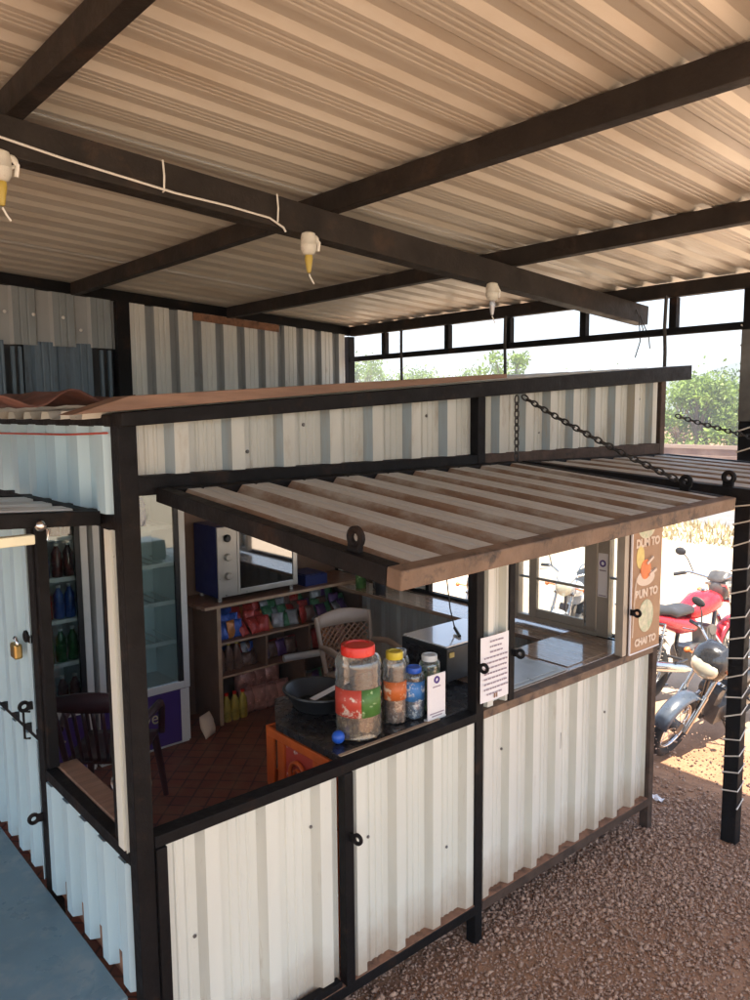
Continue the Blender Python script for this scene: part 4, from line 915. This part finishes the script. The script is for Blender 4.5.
# ------------------------------------------------------------------ motorbikes (metres)
def motorbike(label, loc, rz, paint, cowl, lean=.0, sc=1., tank=None, dome=1.):
    t = thing('motorbike', label, 'motorbike', loc, 0., 'motorbikes parked beside the shed', rot=(lean,0,rz)); OFF.pop(t.name, None); s_ = sc/K
    def B(b, name, mat, par=t, sm=50, **k_): return b.build(name, mat, par, smooth=sm, scale=s_, **k_)
    ang = -math.atan2(.23,.62)
    for wx in (.63,-.62):
        b = MB(); b.lathe([(.055,-.05),(.055,.05)], (wx,0,.30), 14, 'y'); w_ = B(b, 'wheel', 'engine')
        b = MB(); b.torus((wx,0,.30), (0,1,0), .252, .046 if wx < 0 else .04, 36, 10); B(b, 'tyre', 'tyre', w_)
        b = MB(); b.torus((wx,0,.30), (0,1,0), .212, .014, 36, 8)
        for q in range(18):
            a = 2*PI*q/18; b.tube([(wx+.045*math.cos(a+.5),(-1)**q*.035,.30+.045*math.sin(a+.5)),(wx+.208*math.cos(a),0,.30+.208*math.sin(a))], .003, 5)
        B(b, 'rim', 'chrome', w_)
    b = MB(); b.tube([(.40,0,.90),(.37,0,.80),(.30,0,.50),(.20,0,.26),(-.14,0,.25),(-.2,0,.45),(-.15,0,.62)], .02, 8); b.tube([(.38,0,.84),(.05,0,.72),(-.25,0,.66),(-.62,0,.74)], .022, 8)
    for sy in (-.10,.10): b.tube([(-.18,sy,.33),(-.62,sy,.30)], .016, 8); b.tube([(-.2,sy,.68),(-.5,sy,.70),(-.75,sy,.77)], .011, 6)
    B(b, 'frame', 'mblack')
    b = MB(); b.box(-.12,.16,-.11,.11,.24,.42); b.lathe([(.09,-.15),(.09,.15)], (-.02,0,.34), 18, 'y')
    for q in range(6): b.box(.12+.022*q,.132+.022*q,-.085,.085,.40+.01*q,.58+.0*q)
    b.lathe([(.05,-.09),(.05,.09)], (.20,0,.55), 14, 'y'); B(b, 'engine', 'engine', sm=35)
    b = MB(); b.loft([(.36,.80,.05,.03),(.33,.80,.11,.075),(.24,.81,.145,.10),(.12,.79,.15,.105),(.0,.755,.12,.09),(-.07,.735,.08,.06)]); tk = B(b, 'fuel_tank', tank or paint); b = MB(); b.lathe([(.03,0),(.03,.015),(.02,.02)], (.2,0,.905), 14); B(b, 'cap', 'chrome', tk)
    b = MB(); b.loft([(-.02,.765,.07,.03),(-.08,.775,.125,.045),(-.3,.765,.135,.05),(-.38,.80,.13,.05),(-.6,.83,.115,.045),(-.70,.85,.08,.03)]); B(b, 'seat', 'seat')
    b = MB(); b.loft([(-.02,.62,.10,.07),(-.2,.64,.125,.085),(-.45,.72,.115,.06),(-.7,.80,.085,.045),(-.86,.85,.05,.03)]); B(b, 'tail_panel', paint)
    b = MB(); b.ell((-.86,0,.80),(.035,.06,.03)); B(b, 'tail_lamp', 'red')
    b = MB()
    for sy in (-.05,.05): b.tube([(-.55,sy*2.4,.80),(-.72,sy*2.4,.88),(-.86,sy*1.6,.90)], .01, 6)
    b.tube([(-.86,-.08,.90),(-.86,.08,.90)], .01, 6); B(b, 'grab_rail', 'chrome')
    b = MB()
    for sy in (-.095,.095):
        b.tube([(.395,sy,.95),(.50,sy,.62)], .017, 8); b.tube([(.50,sy,.62),(.63,sy,.30)], .025, 8)
    b.box(.37,.44,-.12,.12,.93,.955); b.box(.40,.47,-.12,.12,.78,.80); B(b, 'fork', 'chrome')
    def fender(cx, R, hw, a0, a1, mat, nm):
        b = MB(); vs = []; n_ = 14
        for i in range(n_+1):
            a = math.radians(a0+(a1-a0)*i/n_)
            for u in (-1,-.6,0,.6,1): vs.append((cx+(R-.03*abs(u)**3)*math.cos(a), hw*u, .30+(R-.03*abs(u)**3)*math.sin(a)))
        b.add(vs, [(i*5+j,i*5+j+1,(i+1)*5+j+1,(i+1)*5+j) for i in range(n_) for j in range(4)]); B(b, nm, mat, solid=.006, fix=False)
    fender(.63,.325,.07,15,165,paint,'front_mudguard'); fender(-.62,.34,.075,35,190,'mblack','rear_mudguard')
    b = MB(); b.ell((.45,0,.90),(.10*dome,.125*dome,.13*dome)); b.loft([(.36,.99,.09,.02),(.42,1.02,.11,.05),(.50,.99,.10,.06),(.55,.93,.06,.05)]); hd = B(b, 'headlamp_cowl', cowl)
    b = MB(); b.ell((.525+.02*(dome-1),0,.865),(.045*dome,.095*dome,.095)); B(b, 'lens', 'lens', hd)
    b = MB(); b.tube([(.24,-.36,1.02),(.30,-.24,1.05),(.38,-.10,1.0),(.38,.10,1.0),(.30,.24,1.05),(.24,.36,1.02)], .012, 8); hb = B(b, 'handlebar', 'chrome')
    for sy in (-1,1):
        b = MB(); b.tube([(.235,sy*.37,1.018),(.282,sy*.265,1.042)], .018, 8); B(b, 'grip', 'seat', hb)
        b = MB(); b.tube([(.33,sy*.22,1.05),(.32,sy*.27,1.17),(.31,sy*.31,1.22)], .006, 6); b.ell((.305,sy*.34,1.24),(.015,.065,.04)); B(b, 'mirror', 'seat', hb)
        b = MB(); b.tube([(.36,sy*.26,1.02),(.40,sy*.34,1.0)], .005, 5); B(b, 'lever', 'chrome', hb)
        b = MB(); b.tube([(.42,sy*.11,.86),(.42,sy*.2,.86)], .008, 6); b.ell((.425,sy*.225,.86),(.035,.025,.025)); B(b, 'indicator', 'laborange')
    b = MB(); b.tube([(.24,-.06,.50),(.32,-.10,.36),(.22,-.13,.22),(-.1,-.14,.23),(-.25,-.15,.27)], .018, 8); b.tube([(-.22,-.15,.265),(-.3,-.155,.285),(-.72,-.17,.38),(-.80,-.17,.40)], [.025,.042,.046,.03], 12); B(b, 'exhaust', 'chrome')
    for sy in (-.13,.13):
        b = MB(); b.tube([(-.60,sy,.32),(-.48,sy,.70)], .013, 8)
        for q in range(9): b.torus((-.585+.012*q,sy,.37+.034*q), (.3,0,.95), .026, .006, 12, 5)
        B(b, 'shock_absorber', 'chrome')
    b = MB(); b.tube([(.0,.12,.25),(-.06,.2,.12),(-.1,.24,.01)], .011, 6); b.box(-.13,-.06,.22,.27,.0,.012); B(b, 'side_stand', 'mblack')
    b = MB(); b.tube([(.03,-.2,.28),(.03,.2,.28)], .016, 8); B(b, 'footrest', 'seat'); b = MB(); b.tube([(-.35,-.2,.38),(-.35,.2,.38)], .013, 8); B(b, 'footrest', 'seat')
    b = MB(); b.loft([(-.60,.33,.06,.035),(-.5,.34,.015,.05),(-.2,.34,.015,.05)], 10); b.v = [(p[0],p[1]*.3+.115,p[2]) for p in b.v]; B(b, 'chain_cover', 'mblack')
    return t
def head_at(hd, deg, lean, sc):           # ground point of a leaning bike whose headlamp stands at hd
    f_ = Vector((math.cos(math.radians(deg)), math.sin(math.radians(deg)))); l_ = Vector((-f_.y, f_.x))
    o_ = Vector(hd) - f_*.36*sc + l_*math.sin(lean)*.69*sc; return (o_.x, o_.y, -.25)
motorbike('grey blue motorbike with black headlamp cowl nearest the roped post', head_at((3.90,.42),178,-.34,1.0), math.radians(178), 'mblue', 'mblack', lean=-.34, sc=1.0, dome=1.3)
motorbike('red motorbike with chrome rails parked behind the grey blue one', (5.05,1.10,-.25), math.radians(-12), 'mred', 'engine', lean=-.08, sc=1.12, tank='mred')
motorbike('silver white motorbike seen through the end window pane', (5.25,2.45,-.25), math.radians(200), 'mwhite', 'mwhite', lean=-.12)
motorbike('black motorbike seen through the far end of kiosk window', (4.6,3.05,-.25), math.radians(215), 'mblack', 'mblack', lean=-.12)

# ------------------------------------------------------------------ beyond the yard
F = (1.9879+.25)/1.9879
fx = lambda x: CAM.x+(x-CAM.x)*F
fy = lambda y: CAM.y+(y-CAM.y)*F
fz = lambda z: -.25+z*F
def strip(name, xa, xb, mat, z, label, ya_=-60, yb__=120):
    b = MB(); b.add([(fx(xa),ya_,z-.25),(fx(xb),ya_,z-.25),(fx(xb),yb__,z-.25),(fx(xa),yb__,z-.25)], [(0,1,2,3)]); o = b.build(name, mat, fix=False); tag(o, label, name.replace('_',' '), kind='structure')
MT['asphalt'] = M('asphalt', (.16,.155,.15), .8, 0, .15, 3); MT['concrete'] = M('pale_concrete', (.55,.52,.47), .8, 0, .1, 2)
strip('road', 12.3, 14.3, 'asphalt', .004, 'grey road running past the yard')
b = MB(); N = 9000
px_ = rng.uniform(10.2,12.1,N); py_ = rng.uniform(-6,22,N); hh = rng.uniform(.05,.16,N); aa = rng.uniform(0,2*PI,N); tl = rng.uniform(-.06,.06,(N,2))
V_ = np.zeros((N,3,3)); V_[:,0,0] = px_-.02*np.cos(aa); V_[:,0,1] = py_-.02*np.sin(aa); V_[:,1,0] = px_+.02*np.cos(aa); V_[:,1,1] = py_+.02*np.sin(aa); V_[:,2,0] = px_+tl[:,0]; V_[:,2,1] = py_+tl[:,1]; V_[:,2,2] = hh
V_[:,:,0] = fx(V_[:,:,0]); V_[:,:,1] = fy(V_[:,:,1]); V_[:,:,2] = fz(V_[:,:,2])
me = bpy.data.meshes.new('dry_grass'); me.from_pydata((V_.reshape(-1,3)*K).tolist(), [], np.arange(N*3).reshape(-1,3).tolist()); me.materials.append(MT['dry'])
o = bpy.data.objects.new('dry_grass', me); C.objects.link(o); tag(o, 'strip of dry yellow grass along the road edge', 'grass', kind='stuff')
bwall = thing('boundary_wall', 'brown laterite block boundary wall across the road', 'wall', (fx(17.5),14,-.25))
MB().box(fx(17.4),fx(17.65),-4,40,-.25,fz(1.02)).build('blocks', 'wallst', bwall); MB().box(fx(17.36),fx(17.69),-4,40,fz(1.021),fz(1.10)).build('coping', 'wallst', bwall)
gr = thing('guard_rail', 'pale steel guard rail along the far road edge', 'guard rail', (fx(14.6),10,-.25))
b = MB(); b.prism([(0,.42),(.03,.40),(.0,.36),(.03,.30),(.0,.28),(-.01,.28),(.02,.30),(-.01,.36),(.02,.40),(-.01,.42)], (fx(14.6),-3,-.25), X, Z, Y, 32); b.build('rail', 'silver', gr)
for q in range(15): MB().box(fx(14.6)+.035,fx(14.6)+.09,-2+q*1.9,-1.95+q*1.9,-.25,.17).build('post', 'silver', gr)
def tree(x, y, h, w_, leafm, label, nl=5000, seed=0, trunk=.16):
    r_ = np.random.default_rng(seed); x, y, h, w_ = fx(x), fy(y), h*F, w_*F; Z0 = -.25; t = thing('tree', label, 'tree', (x,y,Z0), 0., 'trees beyond the boundary wall')
    b = MB(Matrix.Translation((0,0,Z0))); b.tube([(x,y,0),(x+.05,y-.04,h*.25),(x-.04,y+.05,h*.5),(x+.02,y,h*.8)], [trunk,trunk*.8,trunk*.5,.02], 8)
    cl = []
    for q in range(22):
        a = r_.uniform(0,2*PI); zz = h*(.28+.66*r_.random()); rad = w_*math.sqrt(max(.05,1-((zz/h-.55)/.5)**2))*r_.uniform(.35,.95)
        c2 = Vector((x+rad*math.cos(a), y+rad*math.sin(a), zz)); cl.append((c2, w_*r_.uniform(.18,.38)))
        b.tube([(x,y,h*.2+.25*zz),(c2.x*.4+x*.6,c2.y*.4+y*.6,zz*.75),tuple(c2)], [trunk*.35,trunk*.2,.012], 5)
    b.build('trunk', 'bark', t, smooth=60)
    per = nl//len(cl); P = []; 
    for c2, rr in cl: P.append(np.array(c2)+r_.normal(0,1,(per,3))*np.array([rr,rr,rr*.75])*.6)
    P = np.vstack(P); n_ = len(P); s2 = r_.uniform(.035,.075,n_)*(h/4)**.5; a = r_.normal(0,1,(n_,3)); a /= np.linalg.norm(a,axis=1)[:,None]; b2 = np.cross(a, r_.normal(0,1,(n_,3))); b2 /= np.linalg.norm(b2,axis=1)[:,None]
    V = np.stack([P-a*s2[:,None]*1.5, P+b2*s2[:,None]*.7, P+a*s2[:,None]*1.5, P-b2*s2[:,None]*.7], 1).reshape(-1,3)
    me = bpy.data.meshes.new('crown'); off = np.array([x,y,0.]); me.from_pydata(((V-off)*K).tolist(), [], np.arange(n_*4).reshape(-1,4).tolist()); me.materials.append(MT[leafm])
    o = bpy.data.objects.new('crown', me); C.objects.link(o); o.parent = t
tree(20.5, 8.9, 2.9, 1.2, 'leafA', 'light green bushy tree just right of the kiosk roof end', seed=1)
tree(21.5, 7.4, 2.7, 1.3, 'leafA', 'rounded light green tree left of the roped post', seed=2)
tree(24, 11.4, 3.0, 1.7, 'leafA', 'light green tree low behind the kiosk roof corner', seed=3)
tree(19.6, 15.0, 4.0, 1.1, 'leafA', 'thin light green tree above the middle of kiosk roof', seed=4, nl=2200)
tree(24, 27.5, 4.6, 1.5, 'leafA', 'sparse pale tree beside the back wall end', seed=5, nl=1800)
tree(27, 10.5, 3.2, 2.0, 'leafB', 'dark green tree further back near the roped post', seed=6)
tree(23, 5.2, 3.2, 1.6, 'leafB', 'dark green tree behind the roped post', seed=7)
tree(19.2, 10.2, 2.1, 1.1, 'leafA', 'low bright bush right against the boundary wall', seed=8)
for q, (x_, y_, h_) in enumerate(((22,18.5,3.4),(25,22,3.7),(26,26,3.9),(22.5,13.2,3.3),(28,31,4.3),(23,20.3,3.0))):
    tree(x_, y_, h_, 1.8, 'leafA', 'pale green tree in the hazy row behind the kiosk roof', seed=30+q, nl=2600)
# wooded hill far off
b = MB(); nu, nv = 60, 14; vs = []
for j in range(nv+1):
    for i in range(nu+1):
        a = math.radians(-30+110*i/nu); R_ = 150+60*j/nv
        h = (5+13*math.exp(-((math.degrees(a)-15)/16)**2)+2.2*math.sin(a*9)+1.1*math.sin(a*23+j))*math.sin(PI*min(1,j/nv*.9+.02))*.9
        vs.append((R_*math.cos(a), R_*math.sin(a), h+.5*math.sin(i*2.1+j*1.7)*(j > 0)-.3))
b.add(vs, [(j*(nu+1)+i, j*(nu+1)+i+1, (j+1)*(nu+1)+i+1, (j+1)*(nu+1)+i) for j in range(nv) for i in range(nu)])
MT['hill'] = M('wooded_hill', (.085,.125,.075), .95, 0, .4, .12, (.16,.18,.13), (.5,.7), .06)
o = b.build('hills', 'hill', smooth=80, fix=False); tag(o, 'low wooded hill far beyond the trees', 'hill', kind='structure')

hz_ = MB(); hz_.box(-65, 235, -125, 235, -2.2, 25)
MT['haze'] = None
def haze_mat():
    m = bpy.data.materials.new('haze'); m.use_nodes = True; nt = m.node_tree; nt.nodes.clear()
    out = nt.nodes.new('ShaderNodeOutputMaterial'); v = nt.nodes.new('ShaderNodeVolumePrincipled')
    v.inputs['Color'].default_value = (.92,.94,.96,1); v.inputs['Density'].default_value = HAZE; v.inputs['Anisotropy'].default_value = .3
    nt.links.new(v.outputs[0], out.inputs['Volume']); return m
HAZE = .0055
MT['haze'] = haze_mat(); tag(hz_.build('haze', 'haze'), 'thin pale dusty haze in the bright air around the shed', 'haze', kind='stuff')
